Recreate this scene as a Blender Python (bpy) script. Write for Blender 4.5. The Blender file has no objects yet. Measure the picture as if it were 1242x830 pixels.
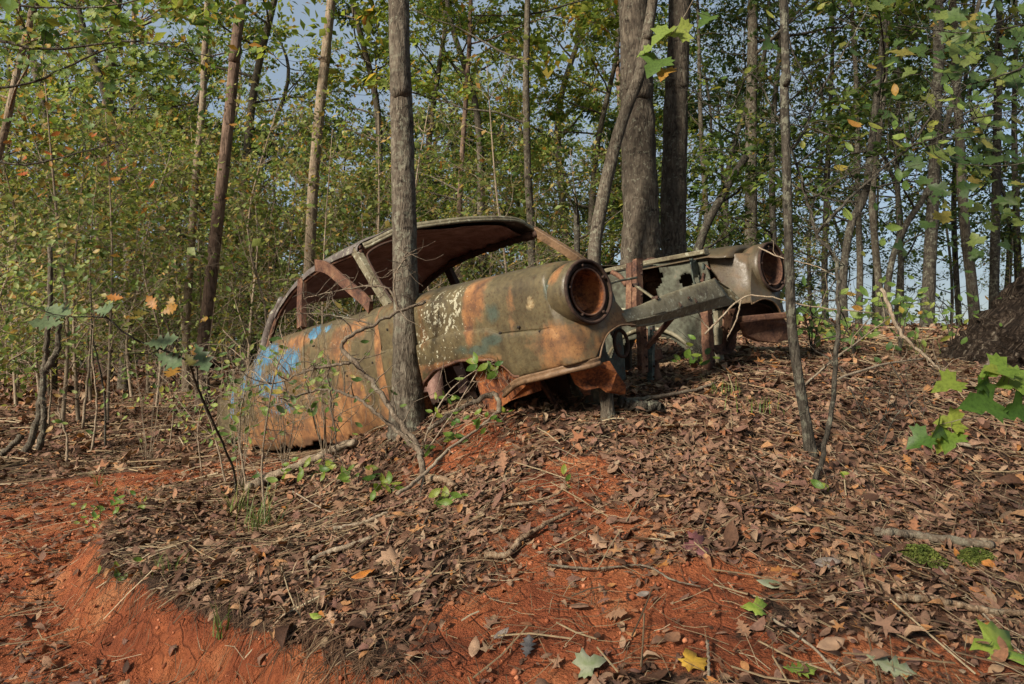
import bpy, bmesh, math, random
import numpy as np
from mathutils import Vector, Matrix

# ------------------------------------------------------------------ camera, sky, sun, exposure
H = 1.15                                   # eye height above the clay track
scene = bpy.context.scene
C = bpy.data.collections.new("Scene_objects"); scene.collection.children.link(C)
cam_d = bpy.data.cameras.new("camera"); cam = bpy.data.objects.new("camera", cam_d); C.objects.link(cam)
cam.location = (0, 0, H); cam.rotation_euler = (math.radians(90), 0, 0)
cam_d.sensor_width = 36; cam_d.lens = 36 * 870 / 1242; cam_d.clip_start = .05; cam_d.clip_end = 2000
scene.camera = cam

SUN = Vector((-.62, -.60, .50)).normalized()   # towards the sun: left, a little behind the camera
el = math.asin(SUN.z); az = math.atan2(SUN.x, SUN.y)
sd = bpy.data.lights.new("sun", 'SUN'); sun = bpy.data.objects.new("sun", sd); C.objects.link(sun)
sun.rotation_euler = (-SUN).to_track_quat('-Z', 'Y').to_euler()
sd.energy = 4.4; sd.angle = math.radians(10); sd.color = (1, .89, .74)
scene.view_settings.view_transform = 'Standard'; scene.view_settings.look = 'None'
scene.view_settings.exposure = 1.14; scene.view_settings.gamma = 1

w = bpy.data.worlds.new("World"); scene.world = w; w.use_nodes = True
nt = w.node_tree; bg = nt.nodes['Background']
sky = nt.nodes.new('ShaderNodeTexSky'); sky.sky_type = 'NISHITA'; sky.sun_disc = False
sky.sun_elevation = el; sky.sun_rotation = az; sky.air_density = 1.0; sky.dust_density = 1.0; sky.ozone_density = 1.5
tcw = nt.nodes.new('ShaderNodeTexCoord'); mpw = nt.nodes.new('ShaderNodeMapping'); mpw.inputs['Scale'].default_value = (1, 1, 3.2)
nw = nt.nodes.new('ShaderNodeTexNoise'); nw.inputs['Scale'].default_value = 2.2; nw.inputs['Detail'].default_value = 6
rw = nt.nodes.new('ShaderNodeValToRGB'); rw.color_ramp.elements[0].position = .30; rw.color_ramp.elements[1].position = .62
rw.color_ramp.elements[0].color = (.5, .5, .5, 1); rw.color_ramp.elements[1].color = (.92, .92, .92, 1)
mw = nt.nodes.new('ShaderNodeMix'); mw.data_type = 'RGBA'; mw.inputs[7].default_value = (2.1, 2.55, 3.0, 1)
L_ = nt.links
L_.new(tcw.outputs['Generated'], mpw.inputs[0]); L_.new(mpw.outputs[0], nw.inputs[0]); L_.new(nw.outputs[0], rw.inputs[0])
L_.new(rw.outputs[0], mw.inputs[0]); L_.new(sky.outputs[0], mw.inputs[6]); L_.new(mw.outputs[2], bg.inputs[0])
bg.inputs[1].default_value = .075

# ------------------------------------------------------------------ helpers
random.seed(5); RNG = np.random.default_rng(11)
FPX, CXP, CYP = 870., 621., 415.
def at(px, py, d): return np.array([(px - CXP) / FPX * d, d, H - (py - CYP) / FPX * d])

def hash2(i, j, s):
    n = np.sin(i * 127.1 + j * 311.7 + s * 74.7) * 43758.5453
    return n - np.floor(n)
def vnoise(x, y, s=0.):
    x = np.asarray(x, float); y = np.asarray(y, float)
    i, j = np.floor(x), np.floor(y); fx, fy = x - i, y - j
    fx = fx * fx * (3 - 2 * fx); fy = fy * fy * (3 - 2 * fy)
    a, b, c, d = hash2(i, j, s), hash2(i + 1, j, s), hash2(i, j + 1, s), hash2(i + 1, j + 1, s)
    return (a * (1 - fx) + b * fx) * (1 - fy) + (c * (1 - fx) + d * fx) * fy - .5
def fbm(x, y, s=0., o=4):
    r = 0; a = 1.
    for k in range(o): r = r + a * vnoise(x * 2 ** k, y * 2 ** k, s + k * 3.1); a *= .5
    return r
def sstep(a, b, x):
    t = np.clip((x - a) / (b - a), 0, 1); return t * t * (3 - 2 * t)

def tag(o, label=None, cat=None, group=None, kind=None):
    if label: o['label'] = label
    if cat: o['category'] = cat
    if group: o['group'] = group
    if kind: o['kind'] = kind
    return o
def empty(name, loc=(0, 0, 0)):
    o = bpy.data.objects.new(name, None); o.location = loc; o.empty_display_size = .2; C.objects.link(o); return o
def copy_tree(o, parent=None):
    c = o.copy(); C.objects.link(c)
    if parent: c.parent = parent
    for ch in list(o.children): copy_tree(ch, c)
    return c

def link(name, me, mat, parent=None, smooth=True):
    o = bpy.data.objects.new(name, me); C.objects.link(o)
    for m in (mat if isinstance(mat, (list, tuple)) else [mat]): me.materials.append(m)
    if smooth: me.polygons.foreach_set('use_smooth', np.ones(len(me.polygons), bool))
    if parent: o.parent = parent
    return o
class MB:
    def __init__(s): s.v = []; s.f = []
    def add(s, v, f):
        n = len(s.v); s.v += [tuple(map(float, p)) for p in v]; s.f += [tuple(i + n for i in q) for q in f]
    def tube(s, pts, rad, sides=8, cap=True, rough=0., seed=0.):
        pts = np.asarray(pts, float); n = len(pts); rad = np.broadcast_to(np.asarray(rad, float), (n,))
        tg = np.gradient(pts, axis=0); tg /= np.linalg.norm(tg, axis=1)[:, None] + 1e-12
        a = np.array([1., 0, 0]) if abs(tg[0][0]) < .8 else np.array([0, 1., 0])
        u = a - tg[0] * (a @ tg[0]); u /= np.linalg.norm(u)
        th = np.linspace(0, 2 * np.pi, sides, endpoint=False); V = np.zeros((n, sides, 3))
        for i in range(n):
            u = u - tg[i] * (u @ tg[i]); u /= np.linalg.norm(u) + 1e-12; w_ = np.cross(tg[i], u)
            rr = rad[i] * np.ones(sides)
            if rough: rr = rr * (1 + rough * 2 * vnoise(th / (2 * np.pi) * max(5, sides / 3), np.full(sides, i * .55), seed) + rough * vnoise(np.cos(th) * 1.5 + 9, np.full(sides, i * .17) + np.sin(th) * 1.5, seed + 5))
            V[i] = pts[i] + rr[:, None] * (np.cos(th)[:, None] * u + np.sin(th)[:, None] * w_)
        F = [(i * sides + k, i * sides + (k + 1) % sides, (i + 1) * sides + (k + 1) % sides, (i + 1) * sides + k) for i in range(n - 1) for k in range(sides)]
        if cap: F += [tuple(range(sides))[::-1], tuple((n - 1) * sides + k for k in range(sides))]
        s.add(V.reshape(-1, 3), F)
    def box(s, p0, p1, wd, ht, up=(0, 0, 1)):
        p0 = np.asarray(p0, float); p1 = np.asarray(p1, float); d = p1 - p0; d /= np.linalg.norm(d)
        a = np.cross(d, np.asarray(up, float)); a /= np.linalg.norm(a); b = np.cross(a, d)
        V = [p + a * sa * wd / 2 + b * sb * ht / 2 for p in (p0, p1) for sa, sb in ((-1, -1), (1, -1), (1, 1), (-1, 1))]
        s.add(V, [(0, 3, 2, 1), (4, 5, 6, 7), (0, 1, 5, 4), (1, 2, 6, 5), (2, 3, 7, 6), (3, 0, 4, 7)])
    def plate(s, pts, off):
        pts = np.asarray(pts, float); n = len(pts); off = np.asarray(off, float)
        s.add(np.vstack([pts - off / 2, pts + off / 2]), [tuple(range(n))[::-1], tuple(range(n, 2 * n))] + [(i, (i + 1) % n, n + (i + 1) % n, n + i) for i in range(n)])
    def mesh(s, name):
        me = bpy.data.meshes.new(name); me.from_pydata(s.v, [], s.f); me.update(); return me
    def build(s, name, mat, parent=None, smooth=True, bevel=0.):
        o = link(name, s.mesh(name), mat, parent, smooth)
        if bevel:
            b = o.modifiers.new('bevel', 'BEVEL'); b.width = bevel; b.segments = 2; b.limit_method = 'ANGLE'
            for p in o.data.polygons: p.use_smooth = False
        return o
def tri_mesh(name, V, T):
    me = bpy.data.meshes.new(name); n = len(T)
    me.vertices.add(len(V)); me.vertices.foreach_set('co', np.asarray(V, np.float32).ravel())
    me.loops.add(n * 3); me.loops.foreach_set('vertex_index', np.asarray(T, np.int32).ravel())
    me.polygons.add(n); me.polygons.foreach_set('loop_start', np.arange(0, n * 3, 3, dtype=np.int32))
    me.update(calc_edges=True); me.validate(); return me
def catmull(P, n):
    P = np.asarray(P, float)
    if len(P) < 3: return np.array([P[0] + (P[-1] - P[0]) * t for t in np.linspace(0, 1, n)])
    Q = np.vstack([2 * P[0] - P[1], P, 2 * P[-1] - P[-2]]); out = []
    for t in np.linspace(0, len(P) - 1 - 1e-9, n):
        i = int(t); f = t - i; a, b, c, d = Q[i], Q[i + 1], Q[i + 2], Q[i + 3]
        out.append(.5 * (2 * b + (c - a) * f + (2 * a - 5 * b + 4 * c - d) * f * f + (3 * b - a - 3 * c + d) * f ** 3))
    return np.array(out)

# ---- node helpers
class NT:
    def __init__(s, name):
        s.m = bpy.data.materials.new(name); s.m.use_nodes = True; s.t = s.m.node_tree; s.b = s.t.nodes['Principled BSDF']
        s.out = s.t.nodes['Material Output']; s._c = {}
    def n(s, ty, **kw):
        k = s.t.nodes.new(ty)
        for a, v in kw.items(): setattr(k, a, v)
        return k
    def l(s, a, b): s.t.links.new(a, b)
    def put(s, v, sock):
        if isinstance(v, bpy.types.NodeSocket): s.l(v, sock)
        elif isinstance(v, (tuple, list)) and len(v) == 3 and sock.type == 'RGBA': sock.default_value = (*v, 1)
        else: sock.default_value = v
    def coord(s, scale=(1, 1, 1), kind='Object'):
        k = (tuple(scale), kind)
        if k not in s._c:
            tc = s.n('ShaderNodeTexCoord'); mp = s.n('ShaderNodeMapping'); mp.inputs['Scale'].default_value = scale
            s.l(tc.outputs[kind], mp.inputs[0]); s._c[k] = mp.outputs[0]
        return s._c[k]
    def noise(s, sc, det=4, rough=.55, co=None, dist=0.):
        k = s.n('ShaderNodeTexNoise'); k.inputs['Scale'].default_value = sc; k.inputs['Detail'].default_value = det
        k.inputs['Roughness'].default_value = rough; k.inputs['Distortion'].default_value = dist
        s.l(co if co is not None else s.coord(), k.inputs['Vector']); return k.outputs[0]
    def vor(s, sc, feat='F1', co=None, rnd=1.):
        k = s.n('ShaderNodeTexVoronoi', feature=feat); k.inputs['Scale'].default_value = sc; k.inputs['Randomness'].default_value = rnd
        s.l(co if co is not None else s.coord(), k.inputs['Vector']); return k.outputs[0]
    def ramp(s, f, stops, interp='LINEAR'):
        k = s.n('ShaderNodeValToRGB'); r = k.color_ramp; r.interpolation = interp
        while len(r.elements) < len(stops): r.elements.new(.5)
        for e, (p, c) in zip(r.elements, stops):
            e.position = p; e.color = (c, c, c, 1) if not isinstance(c, (tuple, list)) else (*c, 1)
        s.put(f, k.inputs[0]); return k.outputs[0]
    def mix(s, f, a, b, mode='MIX'):
        k = s.n('ShaderNodeMix', data_type='RGBA', blend_type=mode); s.put(f, k.inputs[0]); s.put(a, k.inputs[6]); s.put(b, k.inputs[7]); return k.outputs[2]
    def math(s, op, a, b=0., clamp=False):
        k = s.n('ShaderNodeMath', operation=op, use_clamp=clamp); s.put(a, k.inputs[0]); s.put(b, k.inputs[1]); return k.outputs[0]
    def attr(s, name):
        k = s.n('ShaderNodeAttribute', attribute_name=name); return k.outputs['Fac']
    def island(s): return s.n('ShaderNodeNewGeometry').outputs['Random Per Island']
    def objrand(s): return s.n('ShaderNodeObjectInfo').outputs['Random']
    def bump(s, h, st=.5, dist=.01):
        k = s.n('ShaderNodeBump'); k.inputs['Strength'].default_value = st; k.inputs['Distance'].default_value = dist
        s.l(h, k.inputs['Height']); s.l(k.outputs[0], s.b.inputs['Normal'])
    def done(s, col, rough=.8, spec=.3):
        s.put(col, s.b.inputs['Base Color']); s.put(rough, s.b.inputs['Roughness']); s.b.inputs['Specular IOR Level'].default_value = spec
        return s.m

# ------------------------------------------------------------------ materials
def mat_bark(name, dark, mid, light, vs=1., lichen=.0, ridges=28, strength=.9):
    k = NT(name); co2 = k.coord(); w_ = k.noise(9 * vs, 4, .6, co2)
    co = k.mix(.06, k.coord((1, 1, .33)), k.n('ShaderNodeTexNoise').outputs[1]); n = k.noise(60 * vs, 7, .68, k.coord((1, 1, .4))); n2 = k.noise(4, 5, .6, co2)
    a = k.noise(ridges * vs * .9, 4, .6, k.coord((1, 1, .22)), .6); a = k.math('MULTIPLY', k.math('ABSOLUTE', k.math('SUBTRACT', a, .5)), 5., True)
    b = k.ramp(k.vor(ridges * vs * 1.1, 'DISTANCE_TO_EDGE', co), [(0, 0.), (.12, 1.)])
    h = k.math('ADD', k.math('MULTIPLY', a, .55), k.math('ADD', k.math('MULTIPLY', b, .18), k.math('MULTIPLY', n, .55)))
    c = k.ramp(h, [(.28, dark), (.52, mid), (.95, light)])
    c = k.mix(k.ramp(n2, [(.38, 0.), (.65, .5)]), c, k.mix(.5, light, mid)); c = k.mix(k.ramp(w_, [(.35, .45), (.55, 0.)]), c, dark)
    kn = k.ramp(k.vor(6.5, 'F1', k.mix(.05, k.coord((1, 1, 1.9)), k.noise(20, 3))), [(.10, .8), (.17, 0.)]); c = k.mix(kn, c, dark)
    if lichen:
        lm = k.ramp(k.noise(26, 6, .7, co2), [(.60 - lichen, 0.), (.64 - lichen, 1.)])
        lm = k.math('MULTIPLY', lm, k.ramp(k.noise(3.5, 3, .5, co2), [(.4, .15), (.62, 1.)]))
        c = k.mix(k.math('MULTIPLY', lm, .42), c, (.27, .28, .21))
    k.bump(h, strength, .010)
    return k.done(c, .92, .12)
M = {}
M['bark_grey'] = mat_bark('bark_grey', (.018, .014, .011), (.078, .064, .048), (.17, .148, .115), 1.3, .07)
M['bark_oak'] = mat_bark('bark_oak', (.014, .011, .009), (.062, .050, .038), (.135, .115, .088), .8, .04, 26, 1.)
k = NT('bark_furrow'); tc = k.n('ShaderNodeTexCoord'); mp = k.n('ShaderNodeMapping'); mp.inputs['Rotation'].default_value = (0, math.radians(-38), 0); k.l(tc.outputs['Object'], mp.inputs[0])
mp2 = k.n('ShaderNodeMapping'); mp2.inputs['Scale'].default_value = (1, 1, .11); k.l(mp.outputs[0], mp2.inputs[0]); cx = k.mix(.07, mp2.outputs[0], k.noise(6, 4)); fn = k.noise(70, 6, .7, mp2.outputs[0])
rg_ = k.math('MULTIPLY', k.math('ABSOLUTE', k.math('SUBTRACT', k.noise(16, 5, .65, cx, .8), .5)), 6., True); h = k.math('ADD', k.math('MULTIPLY', rg_, .85), k.math('MULTIPLY', fn, .7)); k.bump(h, 1., .05)
M['bark_furrow'] = k.done(k.ramp(h, [(.25, (.008, .006, .005)), (.6, (.05, .036, .027)), (1.1, (.12, .092, .07)), (1.35, (.2, .17, .13))]), .95, .1)
M['bark_pine'] = mat_bark('bark_pine', (.03, .02, .015), (.125, .085, .062), (.22, .155, .118), .7, 0., 20)
M['bark_pale'] = mat_bark('bark_pale', (.06, .044, .03), (.19, .145, .10), (.31, .25, .18), 1., .05)
M['bark_dark'] = mat_bark('bark_dark', (.011, .010, .008), (.045, .039, .031), (.10, .088, .07), 1.4, .07)
M['twig'] = mat_bark('twig', (.05, .036, .026), (.13, .10, .072), (.24, .20, .15), 3., .06, 30, .5)
M['twig_pale'] = mat_bark('twig_pale', (.11, .08, .055), (.24, .185, .13), (.38, .32, .24), 3., .05, 30, .5)
M['root'] = mat_bark('root', (.06, .035, .022), (.20, .13, .08), (.33, .25, .17), 2., .03, 30, .6)

def mat_leaf(name, stops, trans=.46, rough=.5, gain=1., spec=.3):
    k = NT(name); isl = k.island(); c = k.ramp(isl, stops)
    c = k.mix(.55, c, k.ramp(k.noise(90, 4, .65), [(.35, (.45, .42, .4)), (.5, (1., 1., 1.)), (.68, (1.35, 1.3, 1.2))]), 'MULTIPLY')
    c = k.mix(.5, c, k.mix(k.objrand(), (.75, .82, .8), (1.15, 1.1, .95)), 'MULTIPLY')
    c = k.mix(1., c, (gain, gain, gain), 'MULTIPLY')
    k.done(c, rough, spec)
    tr = k.n('ShaderNodeBsdfTranslucent'); k.l(k.mix(1., c, (1.25, 1.2, .8), 'MULTIPLY'), tr.inputs[0])
    mx = k.n('ShaderNodeMixShader'); mx.inputs[0].default_value = trans
    k.l(k.b.outputs[0], mx.inputs[1]); k.l(tr.outputs[0], mx.inputs[2]); k.l(mx.outputs[0], k.out.inputs[0])
    return k.m
M['leaf_green'] = mat_leaf('leaf_green', [(0, (.035, .07, .018)), (.4, (.085, .14, .032)), (.75, (.165, .215, .05)), (.93, (.20, .18, .035)), (1, (.26, .13, .03))], gain=1.35)
M['leaf_yellow'] = mat_leaf('leaf_yellow', [(0, (.08, .105, .022)), (.4, (.14, .205, .042)), (.8, (.25, .285, .056)), (.95, (.36, .24, .05)), (1, (.30, .13, .03))], gain=1.35)
M['leaf_dark'] = mat_leaf('leaf_dark', [(0, (.025, .05, .017)), (.5, (.05, .085, .026)), (.9, (.10, .13, .035)), (1, (.15, .12, .03))], gain=1.35)
M['leaf_olive'] = mat_leaf('leaf_olive', [(0, (.06, .10, .03)), (.4, (.125, .175, .05)), (.75, (.21, .235, .075)), (.92, (.30, .21, .08)), (1, (.24, .11, .03))], gain=1.35)
M['leaf_fresh'] = mat_leaf('leaf_fresh', [(0, (.055, .125, .022)), (.5, (.115, .20, .032)), (1, (.23, .27, .045))], .45, .45)
M['leaf_blue'] = mat_leaf('leaf_blue', [(0, (.07, .12, .06)), (1, (.15, .20, .10))], .35, .4)
M['leaf_autumn'] = mat_leaf('leaf_autumn', [(0, (.10, .10, .02)), (.45, (.24, .17, .03)), (.7, (.36, .15, .03)), (1, (.33, .075, .02))], .4)
M['needle'] = mat_leaf('needle', [(0, (.03, .055, .015)), (.6, (.075, .10, .025)), (1, (.15, .15, .04))], .25)
M['litter'] = mat_leaf('litter', [(0, (.04, .02, .014)), (.16, (.115, .056, .034)), (.38, (.235, .135, .092)), (.54, (.19, .095, .074)), (.68, (.31, .195, .13)), (.80, (.28, .11, .052)), (.92, (.36, .26, .18)), (1, (.42, .17, .045))], .08, .75, spec=.2, gain=.80)
M['straw'] = mat_leaf('straw', [(0, (.06, .04, .027)), (.5, (.15, .105, .065)), (.85, (.25, .19, .12)), (1, (.33, .28, .2))], .05, .8, spec=.15)
M['grass'] = mat_leaf('grass', [(0, (.06, .11, .025)), (.6, (.12, .17, .04)), (1, (.24, .22, .08))], .3)
def mat_single(name, a, b, rough=.6):
    k = NT(name); k.bump(k.noise(60, 3), .3, .004)
    return k.done(k.mix(k.ramp(k.noise(35, 5), [(.35, 0.), (.65, 1.)]), a, b), rough)
M['leaf_orange'] = mat_single('leaf_orange', (.42, .15, .02), (.28, .10, .025))
M['leaf_tan'] = mat_single('leaf_tan', (.33, .21, .13), (.22, .135, .085))
M['leaf_gold'] = mat_single('leaf_gold', (.45, .27, .03), (.30, .17, .03))
M['leaf_plum'] = mat_single('leaf_plum', (.17, .065, .065), (.10, .04, .04))
M['leaf_grey'] = mat_single('leaf_grey', (.24, .20, .17), (.12, .10, .085))
M['leaf_sage'] = mat_single('leaf_sage', (.14, .17, .08), (.22, .23, .16))
M['leaf_char'] = mat_single('leaf_char', (.03, .03, .032), (.08, .075, .075))
M['leaf_rust'] = mat_single('leaf_rust', (.33, .13, .055), (.22, .085, .04))
M['leaf_lime'] = mat_single('leaf_lime', (.11, .18, .025), (.19, .23, .04), .45)
M['rootlet'] = mat_single('rootlet', (.06, .035, .02), (.14, .08, .045), .9)
M['moss'] = mat_single('moss', (.05, .075, .012), (.13, .15, .03), .95)

k = NT('ground_soil'); cl = k.attr('clay'); co = k.coord()
n1 = k.noise(3, 6, .6, co); n2 = k.noise(30, 6, .65, co); n3 = k.noise(140, 4, .6, co)
clay = k.ramp(n1, [(.30, (.17, .05, .024)), (.43, (.32, .092, .040)), (.54, (.43, .135, .055)), (.64, (.53, .22, .10)), (.76, (.40, .11, .042))])
clay = k.mix(.55, clay, k.ramp(n2, [(.3, (.45, .45, .45)), (.55, (1., 1., 1.)), (.75, (1.35, 1.3, 1.25))]), 'MULTIPLY')
hum = k.ramp(n2, [(.3, (.03, .018, .012)), (.55, (.10, .06, .04)), (.75, (.19, .115, .075))])
hum = k.mix(k.ramp(n1, [(.5, 0.), (.7, .6)]), hum, (.20, .075, .04))
f = k.math('ADD', cl, k.math('MULTIPLY', k.math('SUBTRACT', n2, .5), 1.2)); f = k.ramp(f, [(.35, 0.), (.6, 1.)])
crk = k.ramp(k.vor(9, 'DISTANCE_TO_EDGE', k.mix(.12, co, k.noise(4, 3, .5, co))), [(0, .0), (.035, 1.)])
clay = k.mix(k.math('MULTIPLY', k.math('SUBTRACT', 1., crk), .35), clay, (.13, .035, .017))
k.bump(k.math('ADD', k.math('MULTIPLY', n2, 1.1), k.math('ADD', k.math('MULTIPLY', n3, .6), k.math('MULTIPLY', crk, .3))), 1., .045)
M['ground'] = k.done(k.mix(f, hum, clay), .92, .15)

# ------------------------------------------------------------------ terrain
def fit(P, c=.6, lam=1e-3):
    P = np.array(P, float); xy = P[:, :2]; n = len(P)
    K = np.sqrt(((xy[:, None] - xy[None]) ** 2).sum(-1) + c * c); A = np.zeros((n + 3, n + 3))
    A[:n, :n] = K + (-lam) * np.eye(n); A[:n, n] = 1; A[n, :n] = 1; A[:n, n + 1:] = xy; A[n + 1:, :n] = xy.T
    s = np.linalg.solve(A, np.r_[P[:, 2], 0, 0, 0]); return xy, s, c
def ev(m, x, y):
    xy, s, c = m; n = len(xy); r = s[n] + s[n + 1] * x + s[n + 2] * y
    for i in range(n): r = r + s[i] * np.sqrt((x - xy[i, 0]) ** 2 + (y - xy[i, 1]) ** 2 + c * c)
    return r
far_pts = [(0, -4, 0.0), (-6, -4, -.1), (6, -4, .45), (5.5, 14, 1.10), (8, 25, -.5), (12, 16, .5), (14, 6, 1.6), (0, 11, .95), (0, 20, .75), (0, 40, .4), (-10, 14, .12), (-20, 20, .2), (-20, 4, -.1), (-8, 8, .08), (-25, 40, .6), (14, 40, -3), (4, 10.2, 1.33), (2.5, 9.5, 1.3)]
B_pts = [tuple(at(*p)) for p in [(700, 830, 1.6), (700, 700, 2.05), (700, 600, 2.55), (735, 505, 3.3), (1242, 830, 1.6), (1242, 700, 2.1), (1242, 560, 2.95), (1160, 440, 5), (985, 590, 2.6), (900, 440, 4.2), (1100, 400, 8), (1242, 395, 8.5), (1242, 452, 4.6), (777, 385, 7), (500, 515, 3.95),
        (110, 680, 2.9), (125, 640, 3.4), (200, 590, 4.5), (200, 725, 2.45), (330, 770, 2.1), (420, 805, 1.85), (500, 830, 1.7), (300, 650, 3.0), (400, 600, 3.6), (300, 700, 2.5), (450, 700, 2.3), (500, 600, 3.0), (400, 548, 5.0), (270, 572, 5.3)]]
B_pts += [(0, .4, H - 1.07), (1.2, .4, H - 1.05), (-1.97, 5.88, H - .93), (-.65, 6.98, H - .7), (-2.6, 6.8, H - .97), (.2, 5., H - .42)]
B_m = fit(B_pts + far_pts)
A_pts = [tuple(at(*p)) for p in [(0, 600, 5), (0, 480, 14), (150, 590, 5), (270, 575, 5.2), (0, 560, 6.5), (0, 830, 2.3), (100, 640, 4), (60, 740, 2.9), (100, 800, 2.4), (200, 830, 2.2)]]
A_pts += [(-1, 1, 0), (-.4, .4, 0), (.6, .5, .02), (0, 1.5, .05), (-1.5, 5.6, .22), (-2.6, 6.8, .16), (-1, 4, .15)]
A_m = fit(A_pts + far_pts)
EDGE = np.array([at(*p)[:2] for p in [(500, 830, 1.62), (420, 812, 1.84), (330, 775, 2.1), (200, 730, 2.42), (118, 688, 2.85), (118, 640, 3.4), (195, 598, 4.45), (262, 580, 5.1)]])
EDGE = np.vstack([[.9, .75], [.15, 1.3], EDGE, [-2.0, 5.7]])
def edge_sd(x, y):
    best = np.full(np.shape(x), 1e9); sgn = np.ones(np.shape(x))
    for a, b in zip(EDGE[:-1], EDGE[1:]):
        d = b - a; L2 = d @ d; tx = x - a[0]; ty = y - a[1]; t = np.clip((tx * d[0] + ty * d[1]) / L2, 0, 1)
        ex = tx - t * d[0]; ey = ty - t * d[1]; q = np.hypot(ex, ey); cr = -(d[0] * ty - d[1] * tx)
        m = q < best; best = np.where(m, q, best); sgn = np.where(m, np.sign(cr), sgn)
    return best * sgn                       # positive on the mound side
def gz(x, y, fine=True):
    x = np.asarray(x, float); y = np.asarray(y, float); r = np.hypot(x, y)
    rs = np.minimum(1., 45. / np.maximum(r, 1e-6)); xs, ys = x * rs, y * rs
    za = ev(A_m, xs, ys); zb = ev(B_m, xs, ys); s = edge_sd(x, y)
    wob = .05 * fbm(x * 3, y * 3, 2.) + .045 * fbm(x * 9 - y * 4, y * 2 + x * 1., 8., 3) + .03 * fbm(x * 16, y * 16, 9., 3) + .012 * vnoise(x * 45 - y * 16, y * 6, 3.) * (1 if fine else 0)
    m = sstep(-.17, .05, s + wob) * sstep(7.5, 4.8, y) + sstep(4.8, 7.5, y) * sstep(-1., 1., x + 3.)
    m = np.where(y > 5.2, np.maximum(m, sstep(-3.2, -1.8, x)), m)
    z = za + (zb - za) * m
    if fine:
        near = sstep(16, 5, r); bank = sstep(.28, .05, np.abs(s + .12)) * sstep(5.2, 4., y); z = z + bank * (.030 * fbm(x * 14, y * 14, 21., 3) + .020 * vnoise(x * 34 - y * 12, y * 9 + x * 3, 22.))
        z = z + .05 * fbm(x * 1.1, y * 1.1, 4.) + near * (.018 * fbm(x * 6, y * 6, 1.) + .007 * fbm(x * 22, y * 22, 6., 2)) + sstep(20, 60, r) * 1.2 * fbm(x * .06, y * .06, 3.)
    return z
def ground_at(px, py, dmax=40.):
    d = np.geomspace(.6, dmax, 1500); x = (px - CXP) / FPX * d; z = H - (py - CYP) / FPX * d
    g = gz(x, d); i = np.argmax(z < g)
    if not (z < g).any(): i = len(d) - 1
    return np.array([x[i], d[i], g[i]])
def G(x, y): return np.array([x, y, float(gz(x, y))])

def clay_mask(x, y):
    s = edge_sd(x, y); n = fbm(x * 2.3, y * 2.3, 12.) * .5
    trail = sstep(.05, -.12, s) * sstep(6.0, 5.0, y + .25 * (x + 3.5) * -1 + n * .5) * sstep(2.5, 1.2, x)
    m = trail
    def blob(px, py, rx, ry, a=1.):
        c = ground_at(px, py); return a * np.exp(-(((x - c[0]) / rx) ** 2 + ((y - c[1]) / ry) ** 2))
    for b in BLOBS: m = np.maximum(m, blob(*b))
    m = np.maximum(m, sstep(.05, -.02, s) * sstep(.5, .2, np.abs(s)) * sstep(4.8, 4., y))
    return np.clip(m + n * .35, 0, 1)
BLOBS = [(720, 745, .46, .27, 1.15), (600, 830, .4, .12, .9), (950, 800, .5, .12, .85), (860, 700, .34, .16, .75), (1150, 810, .3, .08, .6), (650, 690, .2, .2, .6), (690, 580, .3, .3, .85), (720, 640, .4, .3, .72), (820, 640, .3, .2, .5), (560, 545, .45, .4, .75), (350, 560, .6, .45, .8), (640, 650, .3, .18, .5), (1120, 790, .3, .08, .55)]

ang = np.r_[np.linspace(-52, 52, 620), np.linspace(54, 306, 110)] * math.pi / 180
rad = np.r_[np.geomspace(.5, 14, 480), np.geomspace(14.4, 900, 130)]
R_, A_ = np.meshgrid(rad, ang, indexing='ij'); X = R_ * np.sin(A_); Y = R_ * np.cos(A_); Z = gz(X, Y)
nr, na = X.shape; V = np.c_[X.ravel(), Y.ravel(), Z.ravel()]; V = np.vstack([V, [0, 0, float(gz(0., .001))]])
ii, jj = np.meshgrid(np.arange(nr - 1), np.arange(na), indexing='ij'); j2 = (jj + 1) % na
a, b, c, d = ii * na + jj, ii * na + j2, (ii + 1) * na + j2, (ii + 1) * na + jj
T = np.vstack([np.c_[a.ravel(), b.ravel(), c.ravel()], np.c_[a.ravel(), c.ravel(), d.ravel()]])[:, ::-1]
cen = len(V) - 1; T = np.vstack([T, [(cen, (q + 1) % na, q) for q in range(na)]])
me = tri_mesh('ground', V, T)
at_ = me.attributes.new('clay', 'FLOAT', 'POINT'); at_.data.foreach_set('value', clay_mask(V[:, 0], V[:, 1]).astype(np.float32))
g = link('ground', me, M['ground']); tag(g, kind='structure')

# ------------------------------------------------------------------ leaves: templates and scattering
def tmpl(half, fold=.25, curl=.15, pts=None):
    """half: (x, halfwidth) along the midrib -> folded leaf, tri list"""
    n = len(half); V = []; T = []
    for x, h in half: V += [(x, 0, 0), (x, h, h * fold), (x, -h, h * fold)]
    V = np.array(V, float); V[:, 2] += curl * (V[:, 0] - .5) ** 2 * 2 - curl * .25
    for i in range(n - 1):
        a, b = i * 3, (i + 1) * 3
        T += [(a, b, b + 1), (a, b + 1, a + 1), (a, b + 2, b), (a, a + 2, b + 2)]
    return V, np.array(T)
SIMPLE = (np.array([(0, 0, 0), (.5, .24, .07), (1, 0, -.05), (.5, -.24, .07)], float), np.array([(0, 2, 1), (0, 3, 2)]))
OVAL = tmpl([(0, .02), (.18, .16), (.45, .24), (.75, .17), (1, .005)], .3, .25)
OVALC = tmpl([(0, .02), (.2, .17), (.5, .26), (.8, .16), (1, .005)], .8, -.5)
OAK = tmpl([(0, .02), (.12, .05), (.2, .17), (.28, .08), (.4, .28), (.48, .10), (.6, .34), (.68, .13), (.8, .22), (.88, .09), (1, .01)], .15, .2)
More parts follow.
